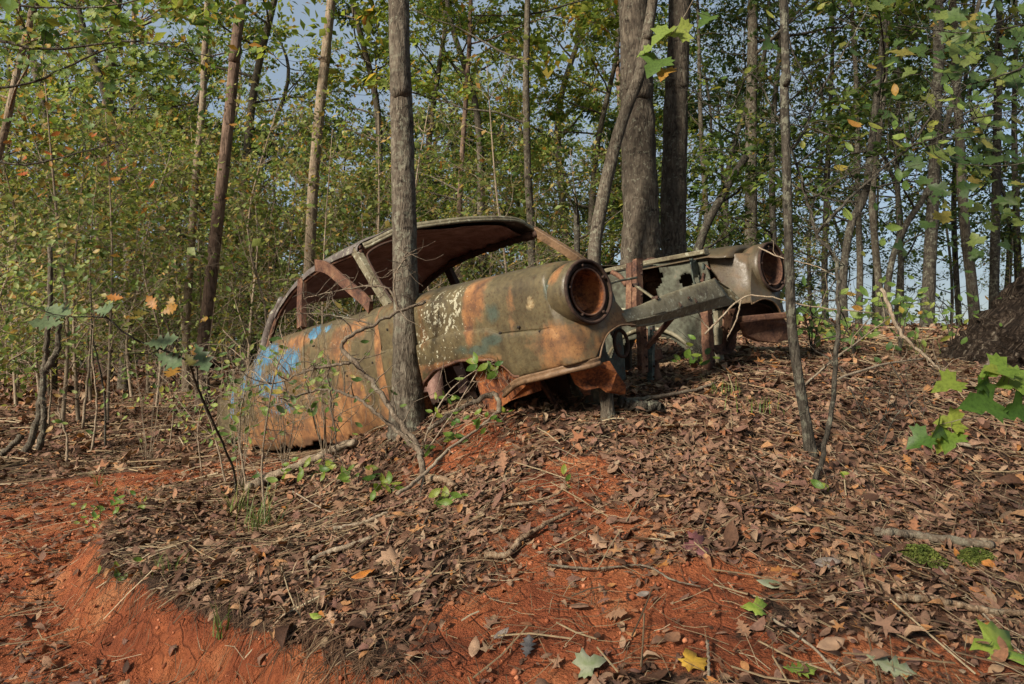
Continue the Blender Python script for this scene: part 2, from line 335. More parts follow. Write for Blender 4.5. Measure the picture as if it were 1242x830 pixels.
def star(lobes=5, inner=.32, fold=.2, seed=0):
    V = [(0, 0, 0)]; r = random.Random(seed); n = lobes * 2 - 1; out = []
    for q in range(n):
        a = math.radians(-130 + 260 * q / (n - 1)); rr = (1. - .35 * abs(a) / 2.27) if q % 2 == 0 else inner
        out.append((rr * math.cos(a), rr * math.sin(a), fold * rr * (.5 if q % 2 == 0 else -.3) * r.random() + .02))
    V += out; V = np.array(V); V[:, 0] = (V[:, 0] + .45) / 1.45; V[:, 1:] /= 1.3
    return V, np.array([(0, i, i + 1) for i in range(1, n)])
STAR = star(); STAR2 = star(5, .38, .6, 3)
def lobed_maple(fold=.30):
    half = [(0, 0), (-.06, .12), (-.22, .34), (-.02, .40), (.0, .58), (.16, .50), (.30, .66), (.36, .40), (.44, .24), (.60, .30), (.72, .20), (1., 0)]
    pts = [(x, y) for x, y in half] + [(x, -y) for x, y in half[::-1][1:-1]]
    V = [(.3, 0, 0)] + [(x, y, fold * abs(y) - .15 * (x - .3) ** 2) for x, y in pts]
    n = len(pts); return np.array(V), np.array([(0, 1 + (i + 1) % n, 1 + i) for i in range(n)])
MAPLE = lobed_maple()
def scatter(t, pos, tang, norm, scale, wid=1.):
    V, T = t; n = len(pos)
    tang = tang - norm * (tang * norm).sum(1)[:, None]; tang /= np.linalg.norm(tang, axis=1)[:, None] + 1e-9
    bi = np.cross(norm, tang); scale = np.broadcast_to(scale, (n,)); wid = np.broadcast_to(wid, (n,))
    P = pos[:, None] + scale[:, None, None] * (V[None, :, 0, None] * tang[:, None] + (V[None, :, 1, None] * wid[:, None, None]) * bi[:, None] + V[None, :, 2, None] * norm[:, None])
    F = T[None] + (np.arange(n) * len(V))[:, None, None]
    return P.reshape(-1, 3), F.reshape(-1, 3)
def join(parts):
    Vs, Ts = [], []; o = 0
    for v, t in parts: Vs.append(v); Ts.append(t + o); o += len(v)
    return np.vstack(Vs), np.vstack(Ts)
def unit(v): return v / (np.linalg.norm(v, axis=-1, keepdims=True) + 1e-9)
def rnd_norm(n, tilt, rng): return unit(np.c_[rng.normal(0, tilt, (n, 2)), np.ones(n)])

# ------------------------------------------------------------------ rusty car
LAMP = np.array([88 / FPX * 3.1, 3.1, 60 / FPX * 3.1]); LAMP2 = np.array([311 / FPX * 4.04, 4.04, 90 / FPX * 4.04])
SP = float(np.linalg.norm(LAMP2 - LAMP)); CL = (LAMP2 - LAMP) / SP
CF = np.array([.64, -.77, .115]); CF -= CL * (CF @ CL); CF /= np.linalg.norm(CF); CU = np.cross(CF, CL)
T0, L0, U0 = 2.3, .74, -.7
def K(t, l, u): return np.array([-(t - T0), l - L0, u - U0])           # metres behind / left of / above the right lamp
def _hit(px, py, nrm, p0):  # casts an image pixel onto a car plane; car parts placed from pixels
    r = np.array([(px - CXP) / FPX, 1, -(py - CYP) / FPX]); p = r * ((p0 @ nrm) / (r @ nrm)) - LAMP
    return K(-(p @ CF), p @ CL, p @ CU)
def onl(px, py, l): return _hit(px, py, CL, LAMP + CL * l)
def ont(px, py, t): return _hit(px, py, CF, LAMP - CF * t)
car = empty('rusty_car')
car.matrix_world = Matrix((( *map(float, (CF[0], CL[0], CU[0])), 0), (*map(float, (CF[1], CL[1], CU[1])), 0), (*map(float, (CF[2], CL[2], CU[2])), 0), (0, 0, 0, 1)))
co0 = LAMP - CF * T0 + CL * L0 + CU * U0 + np.array([0, 0, H]); car.matrix_world.translation = Vector(map(float, co0)); 
mw_ = car.matrix_world.copy(); mw_.translation = Vector(map(float, co0)); car.matrix_world = mw_
tag(car, 'rusted wreck of an old two door car with empty headlights and no bonnet', 'car wreck')

def mat_paint():
    k = NT('rusted_paint'); n1 = k.noise(2.2, 6, .6); n2 = k.noise(11, 6, .65); n3 = k.noise(70, 5, .65); st = k.noise(7, 5, .6, k.coord((.9, .9, .14)))
    c = k.ramp(k.math('ADD', k.math('MULTIPLY', n1, .6), k.math('MULTIPLY', st, .4)), [(.34, (.034, .025, .014)), (.44, (.066, .052, .027)), (.52, (.095, .077, .040)), (.58, (.11, .064, .028)), (.66, (.068, .036, .020))])
    c = k.mix(.6, c, k.ramp(k.noise(26, 6, .7), [(.34, (.45, .42, .42)), (.5, (1., 1., 1.)), (.66, (1.45, 1.4, 1.3))]), 'MULTIPLY')
    rm = k.ramp(k.math('ADD', k.math('MULTIPLY', k.math('MULTIPLY', k.attr('rust'), 1.05), k.math('ADD', k.math('MULTIPLY', k.noise(5, 5, .65), .9), .1)), k.math('ADD', k.math('MULTIPLY', n2, .35), k.math('MULTIPLY', st, .35))), [(.45, 0.), (.56, .8), (.74, 1.)])
    rust = k.ramp(n2, [(.3, (.05, .024, .014)), (.43, (.12, .055, .024)), (.56, (.215, .10, .036)), (.66, (.27, .14, .055)), (.75, (.13, .054, .024))])
    c = k.mix(rm, c, rust)
    tm = k.ramp(k.math('ADD', k.math('MULTIPLY', k.attr('teal'), .8), k.math('MULTIPLY', n2, .8)), [(.72, 0.), (1.05, .9)])
    c = k.mix(tm, c, k.ramp(n2, [(.35, (.030, .045, .035)), (.65, (.065, .085, .065))]))
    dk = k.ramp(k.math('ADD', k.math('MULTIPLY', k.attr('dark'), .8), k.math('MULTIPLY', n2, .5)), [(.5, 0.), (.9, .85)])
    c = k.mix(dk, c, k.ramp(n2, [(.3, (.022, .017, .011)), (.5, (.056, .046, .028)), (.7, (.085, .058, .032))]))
    bl = k.ramp(k.math('ADD', k.math('MULTIPLY', k.attr('blue'), .75), k.math('MULTIPLY', k.noise(22, 5, .7, k.coord((1, 1, .35)), 2.), 1.15)), [(.95, 0.), (1.0, .95)])
    c = k.mix(bl, c, k.ramp(n2, [(.34, (.015, .075, .13)), (.5, (.03, .15, .27)), (.68, (.11, .25, .35))]))
    pv = k.vor(38, 'F1', k.mix(.1, k.coord(), k.noise(30, 2)))
    lm = k.ramp(k.math('SUBTRACT', pv, k.math('MULTIPLY', k.math('MULTIPLY', k.attr('lichen'), n2), 1.0)), [(-.06, 1.), (.02, 0.)])
    c = k.mix(k.math('MULTIPLY', lm, .8), c, (.40, .39, .29))
    bl2 = k.ramp(n3, [(.46, .75), (.55, 0.)]); c = k.mix(k.math('MULTIPLY', k.math('MULTIPLY', bl2, bl), .6), c, (.10, .055, .03))
    pm = k.ramp(k.math('ADD', k.math('MULTIPLY', k.attr('bare'), .8), k.math('MULTIPLY', n2, .6)), [(.72, 0.), (.95, .75)])
    c = k.mix(pm, c, k.ramp(n3, [(.4, (.30, .20, .09)), (.6, (.42, .34, .20))]))
    pits = k.ramp(n3, [(.33, 1.), (.45, 0.)]); c = k.mix(k.math('MULTIPLY', pits, .6), c, (.035, .015, .01))
    k.bump(k.math('ADD', k.math('MULTIPLY', n3, .4), k.math('MULTIPLY', n2, .6)), .35, .006)
    return k.done(c, k.ramp(k.math('ADD', rm, n3), [(.4, .42), (1.2, .8)]), .4)
M['paint'] = mat_paint()
def mat_rust(name, stops, fine=55, spots=0., rough=.85):
    k = NT(name); a = k.noise(9, 6, .65); b = k.noise(fine, 5, .65)
    h = k.math('ADD', k.math('MULTIPLY', a, .6), k.math('MULTIPLY', b, .4)); c = k.ramp(h, stops)
    if spots:
        lm = k.ramp(k.noise(26, 4, .6), [(.62 - spots, 0.), (.66 - spots, 1.)]); c = k.mix(k.math('MULTIPLY', lm, .6), c, (.33, .33, .25))
    k.bump(h, .6, .008); return k.done(c, rough, .3)
M['rust_red'] = mat_rust('rust_red', [(.37, (.025, .014, .011)), (.46, (.075, .036, .024)), (.54, (.12, .060, .036)), (.63, (.19, .11, .065))], 70)
M['rust_orange'] = mat_rust('rust_orange', [(.38, (.03, .014, .009)), (.46, (.10, .034, .015)), (.54, (.22, .075, .024)), (.66, (.33, .13, .04))], 80)
M['rust_dark'] = mat_rust('rust_dark', [(.35, (.014, .009, .007)), (.5, (.042, .024, .017)), (.68, (.095, .052, .036))], 50)
M['rust_lining'] = mat_rust('rust_lining', [(.36, (.15, .085, .07)), (.5, (.34, .20, .165)), (.62, (.46, .30, .25))], 120)
M['metal_green'] = mat_rust('metal_green', [(.36, (.04, .025, .018)), (.44, (.075, .075, .05)), (.55, (.125, .13, .09)), (.64, (.16, .16, .12)), (.72, (.15, .07, .04))], 30, .02, .6)
M['metal_olive'] = mat_rust('metal_olive', [(.36, (.06, .045, .03)), (.48, (.125, .11, .07)), (.6, (.175, .16, .11)), (.72, (.14, .085, .05))], 60, .03, .55)
M['apron'] = mat_rust('apron', [(.36, (.025, .017, .012)), (.45, (.05, .05, .036)), (.55, (.085, .09, .066)), (.62, (.12, .12, .09)), (.70, (.12, .06, .035))], 34, 0., .7)
M['trim'] = mat_rust('trim_rust', [(.36, (.04, .024, .016)), (.48, (.11, .068, .038)), (.6, (.17, .105, .06)), (.72, (.2, .15, .1))], 60, 0., .5)
M['metal_teal'] = mat_rust('metal_teal', [(.38, (.10, .035, .022)), (.46, (.03, .04, .036)), (.55, (.07, .085, .07)), (.62, (.13, .14, .10)), (.72, (.16, .06, .035))], 45, 0., .6)
M['roof_skin'] = mat_rust('roof_skin', [(.35, (.05, .04, .036)), (.5, (.10, .085, .078)), (.6, (.14, .125, .115)), (.72, (.15, .085, .06))], 60, .02, .5)
M['hole_shade'] = mat_rust('hole_shade', [(.3, (.008, .007, .006)), (.7, (.03, .022, .018))])  # near-black colour that paints the shade inside small holes

BL = {  # paint blotches on the near side: (metres behind the lamp, up, rt, ru, strength)
 'rust': [(.06, -.2, .2, .12, .42), (.33, -.02, .05, .2, .32), (.60, .10, .07, .10, .95), (.68, -.03, .035, .10, .85), (1.25, -.33, .07, .18, 1.1), (.85, -.22, .4, .03, .75), (2.4, -.5, .7, .14, .8), (3.2, -.55, .8, .14, .8), (2.2, 0., .2, .12, .35), (1.62, -.2, .05, .4, .9), (4.1, -.6, .4, .12, .8), (4.5, -.3, .05, .3, .8), (3.3, -.3, .35, .12, .6), (2.1, -.35, .3, .15, .65), (1.9, .1, .25, .06, .5), (2.9, .12, .3, .05, .55), (.75, -.3, .3, .05, .5), (2.7, -.25, .15, .2, .35), (.06, .1, .03, .05, .7)],
 'teal': [(.50, -.13, .10, .035, 1.1), (.63, -.165, .12, .028, 1.15), (.47, .0, .07, .07, .85), (.75, -.15, .12, .03, .8), (.09, .04, .02, .06, .8), (1.2, .05, .3, .12, .25)],
 'blue': [(3.0, .0, .30, .12, .8), (3.38, .09, .22, .09, 1.), (3.7, .10, .2, .09, .75), (3.34, -.17, .3, .13, .85), (2.56, .15, .12, .05, 1.), (2.35, .155, .12, .035, .6), (4.40, -.28, .09, .16, 1.15), (3.2, -.34, .35, .08, .62), (3.6, -.05, .2, .12, .8), (3.95, -.10, .18, .14, .8)],
 'lichen': [(.90, .03, .22, .13, .9), (1.1, -.06, .2, .1, .7), (.76, .08, .06, .1, 1.), (2.0, .05, .4, .1, .3), (1.0, -.15, .25, .12, .5)],
 'bare': [(.20, .0, .045, .04, .95), (.03, .08, .02, .04, .8)],
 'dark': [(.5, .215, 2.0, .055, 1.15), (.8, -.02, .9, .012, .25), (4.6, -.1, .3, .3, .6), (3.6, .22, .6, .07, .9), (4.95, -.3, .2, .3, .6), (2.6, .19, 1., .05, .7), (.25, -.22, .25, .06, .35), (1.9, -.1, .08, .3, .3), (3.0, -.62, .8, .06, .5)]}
def masks(o):
    me = o.data; n = len(me.vertices); P = np.zeros(n * 3); me.vertices.foreach_get('co', P); P = P.reshape(-1, 3)
    t = T0 - P[:, 0]; u = P[:, 2] + U0; side = (P[:, 1] + L0 < .45)
    for nm, bl in BL.items():
        v = np.zeros(n)
        for a, b, ra, rb, s in bl: v = np.maximum(v, s * np.exp(-((t - a) / ra) ** 2 - ((u - b) / rb) ** 2))
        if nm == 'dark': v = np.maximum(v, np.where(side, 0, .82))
        elif nm == 'rust': v = np.where(side, v, v * .5)
        else: v = np.where(side, v, 0)
        me.attributes.new(nm, 'FLOAT', 'POINT').data.foreach_set('value', v.astype(np.float32))
    return o
def sheet(name, rows, nr_, nc_, mat, parent=car, thick=.005, dent=.006, hole=None, seed=1., tear=None):
    R = np.array([catmull(r, nc_) for r in rows]); Gd = np.array([catmull(R[:, j], nr_) for j in range(nc_)]).transpose(1, 0, 2)
    du = np.gradient(Gd, axis=0); dv = np.gradient(Gd, axis=1); nn = unit(np.cross(du, dv))
    Gd = Gd + nn * (dent * fbm(Gd[..., 0] * 3 + Gd[..., 1] * 2, Gd[..., 2] * 3, seed) + dent * .25 * fbm(Gd[..., 0] * 14, Gd[..., 2] * 14 + Gd[..., 1] * 9, seed + 3))[..., None]
    F = []
    for i in range(nr_ - 1):
        for j in range(nc_ - 1):
            m = (Gd[i, j] + Gd[i + 1, j + 1]) / 2
            if hole is not None and hole(T0 - m[0], m[1] + L0, m[2] + U0, i / (nr_ - 2), j / (nc_ - 2)): continue
            F.append((i * nc_ + j, i * nc_ + j + 1, (i + 1) * nc_ + j + 1, (i + 1) * nc_ + j))
    mb = MB(); mb.add(Gd.reshape(-1, 3), F); me = mb.mesh(name)
    bm = bmesh.new(); bm.from_mesh(me); bmesh.ops.delete(bm, geom=[v for v in bm.verts if not v.link_faces], context='VERTS'); bm.to_mesh(me); bm.free()
    o = link(name, me, mat, parent)
    if thick:
        s = o.modifiers.new('solid', 'SOLIDIFY'); s.thickness = thick; s.offset = 0
    return o
def nz(a, b, s): return float(fbm(np.array(a), np.array(b), s, 3))

# front fenders: top(t), bottom(t), plan offset
def f_top(t): return float(np.interp(t, [-.05, .0, .19, .42, .69, 1.12, 1.6], [.128, .14, .168, .18, .19, .21, .21]))
def f_bot(t): return float(np.interp(t, [-.1, .38, .40, .45, .54, .82, 1.06, 1.18, 1.24, 1.27, 1.60], [-.285, -.32, -.315, -.27, -.225, -.205, -.235, -.29, -.36, -.52, -.56]))
def fender(mir):
    Y = (lambda l: SP - l) if mir else (lambda l: l)
    ts = np.r_[.10, .16, .22, .3, .36, .40, .43, .46, .50, .54, .6, .7, .82, .95, 1.06, 1.13, 1.18, 1.21, 1.24, 1.27, 1.34, 1.45, 1.565]
    cols = []
    def put(prof): cols.append(prof)
    for l, t, tp, bt in [(.255, -.015, -.165, -.185), (.20, -.015, -.075, -.168), (.15, -.02, .01, -.166), (.10, -.025, .05, -.178), (.06, -.025, .06, -.195), (.02, -.022, .06, -.235), (-.02, -.016, .06, -.288), (-.075, -.0, .06, -.29), (-.118, .03, .06, -.295), (-.136, .06, .06, -.295)]:
        us = np.linspace(tp, bt, 12)
        put([K(t + max(0, u + .17) * .20, Y(l), u) for u in us])
    for t in ts:
        tp, bt = f_top(t), f_bot(t); k_ = min(1, (t - .05) / .2); side = -.139 - .010 * k_
        low = bt
        cr_ = min(.29, (tp - low) * .62); us = [tp - .05, tp - .010, tp, tp - .020, tp - .060, tp - .13, cr_ * -1 + tp + .018, tp - cr_, tp - cr_ - .012, tp - cr_ + (low - tp + cr_) * .5, low + .012, low]
        ls = [.24, .14, .03, -.065, -.122, side + .006, side + .004, side + .002, side - .010, side - .008, side + .002, side + .03]
        if t < .2: us[0] = tp - .06
        put([K(t, Y(l), u) for l, u in zip(ls, us)])
    rows = [[c[i] for c in cols] for i in range(12)]
    # piecewise-linear along the fender keeps the arch corner crisp
    def fine(r, n):
        r = np.array(r); s = np.r_[0, np.cumsum(np.linalg.norm(np.diff(np.array(rows[9]), axis=0), axis=1))]; q = np.linspace(0, s[-1], n)
        return np.c_[[np.interp(q, s, r[:, a]) for a in range(3)]].T
    rr = [fine(r, 150) for r in rows]
    def hole(t, l, u, i, j):
        if (l - (SP if mir else 0)) ** 2 + u * u < .112 ** 2 and t < .12: return True
        if not mir and i > .93 and .1 < t < 1.5: return nz(t * 14, u * 14, 5.) > .28
        return False
    o = sheet('front_fender', rr, 44, 150, M['paint'], hole=hole, seed=7. if mir else 3., dent=.004)
    # lamp nacelle welded into the front of the fender
    mb = MB(); n = 40
    prof = [(-.022, .130), (-.018, .138), (.0, .1405), (.05, .140), (.11, .134), (.18, .12)]
    V = [K(t, Y(0) + r * math.cos(2 * math.pi * q / n), .0 + r * math.sin(2 * math.pi * q / n) + (-.006 if t > .1 else 0)) for t, r in prof for q in range(n)]
    F = [(i * n + q, i * n + (q + 1) % n, (i + 1) * n + (q + 1) % n, (i + 1) * n + q) for i in range(len(prof) - 1) for q in range(n)]
    bm = bmesh.new(); bm.from_mesh(o.data); vs = [bm.verts.new(v) for v in V]
    for f in F: bm.faces.new([vs[i] for i in f]).smooth = True
    bm.to_mesh(o.data); bm.free(); masks(o)
    return o
fender_near = fender(False); fender_far = fender(True)
def headlight(mir, yaw=0.):
    Yc = SP if mir else 0.; n = 48
    def ring(mb, prof, wav=0., close=True):
        V = []; m = len(prof)
        for t, r in prof:
            for q in range(n):
                a = 2 * math.pi * q / n; rr = r * (1 + wav * math.sin(a * 7 + 1) + wav * .7 * math.sin(a * 3)); V.append(K(t + yaw * rr * math.cos(a), Yc + rr * math.cos(a), rr * math.sin(a)))
        F = [(i * n + q, i * n + (q + 1) % n, ((i + 1) % m) * n + (q + 1) % n, ((i + 1) % m) * n + q) for i in range(m if close else m - 1) for q in range(n)]
        mb.add(V, F)
    mb = MB(); ring(mb, [(-.016, .102), (-.008, .097), (.03, .094), (.07, .078), (.095, .05), (.10, .006)], close=False)
    b = mb.build('headlight', M['rust_orange'] if not mir else M['rust_red'], car)
    mb = MB(); ring(mb, [(-.028 + .008 * math.sin(a), .135 + .008 * math.cos(a)) for a in np.linspace(0, 2 * math.pi, 9)[:-1]]); r = mb.build('rim', M['rust_dark'], b)
    mb = MB(); ring(mb, [(-.014, .128), (-.022, .123), (-.016, .114), (-.012, .106), (-.006, .106), (-.006, .126)], .016); mb.build('flange', M['rust_dark'], b)
    mb = MB(); ring(mb, [(-.022 + .005 * math.sin(a), .102 + .005 * math.cos(a)) for a in np.linspace(0, 2 * math.pi, 9)[:-1]]); mb.build('retaining_ring', M['rust_red'], b)
    for a in (.5, 1.7, 2.9, 4.1, 5.3):
        mb = MB(); p = K(-.028 + yaw * .115 * math.cos(a), Yc + .115 * math.cos(a), .115 * math.sin(a)); mb.tube([p - [.004, 0, 0], p + [.008, 0, 0]], .006, 8); mb.build('screw', M['rust_dark'], b)
    # dented inner reflector remnant
    mb = MB(); V = []
    for i, rr in enumerate((.0, .03, .055, .075)):
        for q in range(14):
            a = -.6 + 2.6 * q / 13 + 3.4; V.append(K(.06 - i * .012 + .01 * math.sin(q * 1.3), Yc + rr * math.cos(a), rr * math.sin(a)))
    mb.add(V, [(i * 14 + q, i * 14 + q + 1, (i + 1) * 14 + q + 1, (i + 1) * 14 + q) for i in range(3) for q in range(13)]); mb.build('reflector', M['rust_orange'], b)
    return b
headlight(False); headlight(True, -.0)
for Yf in (lambda l: l, lambda l: SP - l):
    rows = [[K(t, Yf(l), u) for t, l, u in r] for r in (
        [(.02, .10, .085), (.06, .13, .105), (.14, .17, .115), (.24, .20, .122), (.34, .215, .128)],
        [(.02, .135, .02), (.05, .155, .035), (.12, .17, .05), (.20, .18, .06), (.27, .185, .07)],
        [(.012, .165, -.06), (.04, .18, -.055), (.09, .19, -.05), (.14, .195, -.045), (.185, .198, -.04)],
        [(.004, .215, -.12), (.03, .215, -.12), (.07, .215, -.12), (.11, .215, -.118), (.14, .215, -.115)],
        [(-.014, .255, -.172), (.02, .25, -.172), (.05, .245, -.172), (.08, .24, -.17), (.105, .235, -.168)])]
    masks(sheet('fender_nose_skin', rows, 30, 30, M['paint'], seed=131., dent=.006))

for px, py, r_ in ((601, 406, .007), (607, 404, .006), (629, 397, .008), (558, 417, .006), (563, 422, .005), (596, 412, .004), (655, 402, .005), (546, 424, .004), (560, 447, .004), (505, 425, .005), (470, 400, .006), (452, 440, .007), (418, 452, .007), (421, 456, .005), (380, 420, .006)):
    mb = MB(); p = onl(px, py, -.1515 if px > 480 else -.149); mb.tube([p - [0, .006, 0], p + [0, .01, 0]], r_, 9, rough=.3, seed=px); mb.build('trim_shade_plug', M['hole_shade'], fender_near)  # solid dark plugs, shade of the trim holes put into their colour
# lower trim lip of the near fender
def sweep(path, prof):
    """prof in (out, up); sweeps along path, out = towards -l"""
    mb = MB(); m = len(prof); path = np.asarray(path); n = len(path); V = []
    tg = np.gradient(path, axis=0); tg = unit(tg)
    for p, t in zip(path, tg):
        o_ = unit(np.cross(t, np.array([0, 0, 1.])));
        if o_[1] > 0 and abs(o_[1]) > .3: o_ = -o_
        for a, b in prof: V.append(p + o_ * a + np.array([0, 0, b]))
    F = [(i * m + q, i * m + (q + 1) % m, (i + 1) * m + (q + 1) % m, (i + 1) * m + q) for i in range(n - 1) for q in range(m)]
    F += [tuple(range(m)), tuple((n - 1) * m + q for q in range(m))]
    mb.add(V, F); return mb
lip = catmull([K(.52, -.128, -.385), K(.38, -.14, -.335), K(.2, -.14, -.318), (K(.07, -.115, -.305)), K(.0, -.05, -.30), K(-.015, .0, -.295)], 30)
sweep(lip, [(0, .014), (.008, .012), (.010, .004), (.003, -.003), (.011, -.008), (.012, -.022), (.0, -.027), (-.01, -.01)]).build('lower_trim', M['trim'], car)
# rim round the grille opening
mb = MB(); mb.tube(catmull([K(-.03, .262, -.18), K(-.03, .2, -.17), K(-.03, .15, -.168), K(-.032, .1, -.18), K(-.032, .06, -.197), K(-.032, .02, -.237), K(-.025, -.005, -.29)], 24), .004, 8); mb.build('grille_rim', M['trim'], car)
mb = MB(); mb.tube(catmull([K(-.03, SP - .262, -.18), K(-.03, SP - .2, -.17), K(-.03, SP - .15, -.168), K(-.032, SP - .1, -.18), K(-.032, SP - .06, -.197), K(-.032, SP - .02, -.237), K(-.025, SP + .005, -.29)], 24), .004, 8); mb.build('grille_rim', M['trim'], car)

# near door, quarter panel, tail
def body_side(name, t_a, t_b, topf, botf, bulge, n, seed, mir=False, hole=None, mat='paint'):
    Y = (lambda l: SP - l) if mir else (lambda l: l); cols = []
    for t in np.linspace(t_a, t_b, 16):
        tp, bt = topf(t), botf(t); b = bulge(t)
        cols.append([K(t, Y(l), u) for l, u in [(.03, tp - .012), (-.03, tp + .004), (-.075, tp - .02), (-.11 - b * .4, tp - .10), (-.13 - b, tp - .28), (-.135 - b, (tp + bt) / 2 - .06), (-.125 - b * .8, bt + .12), (-.10 - b * .6, bt + .02), (-.085 - b * .5, bt)]])
    o = sheet(name, [[c[i] for c in cols] for i in range(9)], 36, n, M[mat], hole=hole, seed=seed, dent=.012)
    return masks(o)
def b_top(t): return float(np.interp(t, [1.5, 2.7, 3.3, 3.7, 3.9, 4.15, 4.45, 4.75, 4.95, 5.1], [.19, .205, .20, .15, .085, .015, -.08, -.15, -.21, -.36]))
def b_bot(t): return float(np.interp(t, [1.5, 1.7, 2.05, 2.56, 3.7, 4.3, 4.7, 5.1], [-.56, -.57, -.61, -.645, -.69, -.68, -.73, -.72]))
def ragged(t, l, u, i, j): return i > .84 and nz(t * 5, u * 3, 9.) * .3 + (1 - i) * .9 < .045
body_side('door', 1.59, 2.715, b_top, b_bot, lambda t: .012, 60, 21., hole=ragged)
body_side('quarter_panel', 2.735, 4.50, b_top, b_bot, lambda t: .012 + .055 * math.exp(-((t - 3.8) / .55) ** 2), 90, 23., hole=lambda t, l, u, i, j: ragged(t, l, u, i, j) or (j > .95 and nz(t * 9, u * 9, 2.) > .1))
# crumpled tail wrapping round the back corner
cols = []
for s, (t, l) in enumerate([(4.50, -.10), (4.66, -.125), (4.84, -.13), (5.0, -.10), (5.1, -.02), (5.14, .12), (5.15, .4), (5.16, .75), (5.15, 1.1), (5.12, 1.4), (5.0, 1.58), (4.8, 1.62)]):
    tp = [-.125, -.15, -.17, -.20, -.24, -.24, -.2, -.18, -.2, -.24, -.2, -.15][s]; bt = -.72
    cols.append([K(t - .10, l + .06 * (0 < l < 1.4), tp), K(t - .02, l + .012, tp - .03), K(t, l, tp - .10), K(t + .015, l - .015, (tp + bt) / 2), K(t - .03, l, bt + .15), K(t - .07 + .03 * math.sin(s * 2.), l + .02, bt)])
masks(sheet('tail_panel', [[c[i] for c in cols] for i in range(6)], 26, 90, M['paint'], hole=lambda t, l, u, i, j: i > .8 and nz(j * 30, i * 6, 4.) > .05, seed=31., dent=.03))
# far body side
body_side('door', 1.59, 2.715, b_top, b_bot, lambda t: .01, 40, 41., True, mat='rust_lining')
body_side('quarter_panel', 2.735, 4.9, b_top, b_bot, lambda t: .03, 50, 43., True, mat='rust_lining')
# deck lid
rows = []
for t, u in [(3.86, .20), (4.05, .16), (4.35, .07), (4.7, -.05), (4.95, -.14), (5.04, -.22)]:
    rows.append([K(t, l, u + .05 * math.sin(math.pi * (l + .0) / SP) - .02 - (.03 if l < .1 or l > 1.4 else 0)) for l in (.02, .2, .5, .8, 1.1, 1.35, 1.47)])
masks(sheet('boot_lid', rows, 26, 40, M['paint'], seed=51., dent=.02))

# roof skin with headlining
def edge_u(t): return float(np.interp(t, [1.6, 2.05, 2.4, 2.7, 2.95, 3.2, 3.5, 3.75], [.625, .64, .648, .64, .612, .565, .47, .35]))
def head_t(l): return 2.06 - 1.0 * (l / SP) + .72 * (l / SP) ** 2 if l < SP else 1.78
def roof_rows(dz, inset=0.):
    rows = []
    for v in np.linspace(0, 1, 14):
        row = []
        for l, dn in ((.062 + inset, -.052), (.07 + inset, -.02), (.10 + inset, .0), (.17, .0), (.32, .0), (.55, .0), (.75, .0), (.95, .0), (1.18, .0), (1.31, .0), (1.385 - inset, .0), (1.415 - inset, -.02), (1.422 - inset, -.052)):
            dn = dn if inset == 0 else 0.; te = head_t(l); t = te + .01 + v * (3.62 - te); q = (l - .0) / SP; cr = 4 * q * (1 - q)
            row.append(K(t, l, edge_u(t) + dz + dn + (.056 * sstep(.08, .32, min(l, SP - l)) + .045 * cr)))
        rows.append(row)
    return rows
sheet('roof', roof_rows(0.015), 60, 70, M['roof_skin'], dent=.008, seed=61.)
sheet('headlining', roof_rows(-.018, .02)[1:], 50, 60, M['rust_lining'], dent=.022, seed=63.)
# window header, rails, pillars
hp = catmull([K(head_t(l) - .005, l, edge_u(2.0) - .005 + .056 * float(sstep(.08, .32, min(l, SP - l))) + .045 * 4 * (l / SP) * (1 - l / SP) - .004) for l in (.09, .13, .2, .32, .5, .75, 1., 1.2, 1.32, 1.40)], 40)
mb = MB(); mb.tube(hp, .017, 8); mb.tube(hp + np.array([.018, 0, -.018]), .011, 8); mb.build('windscreen_header', M['metal_olive'], car)
for Yf in (lambda l: l, lambda l: SP - l):
    rail = catmull([K(t, Yf(.085), edge_u(t) - .004) for t in (2.02 if Yf(0) < .5 else 1.76, 2.3, 2.6, 2.9, 3.2, 3.5, 3.62)], 40)
    mb = MB(); mb.tube(rail, .014, 8); mb.tube(rail + np.array([0, 0, -.03]), .016, 8); mb.build('roof_rail', M['rust_red'] if Yf(0) < .5 else M['rust_dark'], car)
    cp = catmull([K(3.50, Yf(.10), .52), K(3.68, Yf(.095), .42), K(3.84, Yf(.08), .30), K(3.96, Yf(.06), .17), K(4.02, Yf(.05), .08)], 18)
    mb = MB(); mb.tube(cp, [.03] * 4 + [.045] * 14, 12, rough=.08); mb.build('rear_pillar', M['roof_skin'], car)
    cp = cp + np.array([.09, Yf(0) * 0, -.0]); mb = MB(); mb.tube(cp, .02, 8); mb.build('window_frame', M['rust_red'], car)
def strip(pts, wd, th, name, mat, up=(0, 1, 0), n=16, bev=.004):
    P = catmull(pts, n); V = []; tg = unit(np.gradient(P, axis=0)); up = np.array(up, float)
    for p, t in zip(P, tg):
        b = unit(np.cross(t, up)); a = unit(np.cross(b, t))
        V += [p + b * wd / 2 * sb + a * th / 2 * sa for sb, sa in ((-1, -1), (1, -1), (1, 1), (-1, 1))]
    F = [(i * 4 + q, i * 4 + (q + 1) % 4, (i + 1) * 4 + (q + 1) % 4, (i + 1) * 4 + q) for i in range(len(P) - 1) for q in range(4)] + [(0, 1, 2, 3), tuple(len(P) * 4 - 4 + q for q in (3, 2, 1, 0))]
    mb = MB(); mb.add(V, F); return mb.build(name, mat, car, smooth=False, bevel=bev)
strip([onl(475, 374, -.02), onl(468, 364, .0), onl(450, 335, .04), onl(438, 315, .07), onl(432, 305, .08)], .062, .045, 'windscreen_pillar', M['metal_olive'])
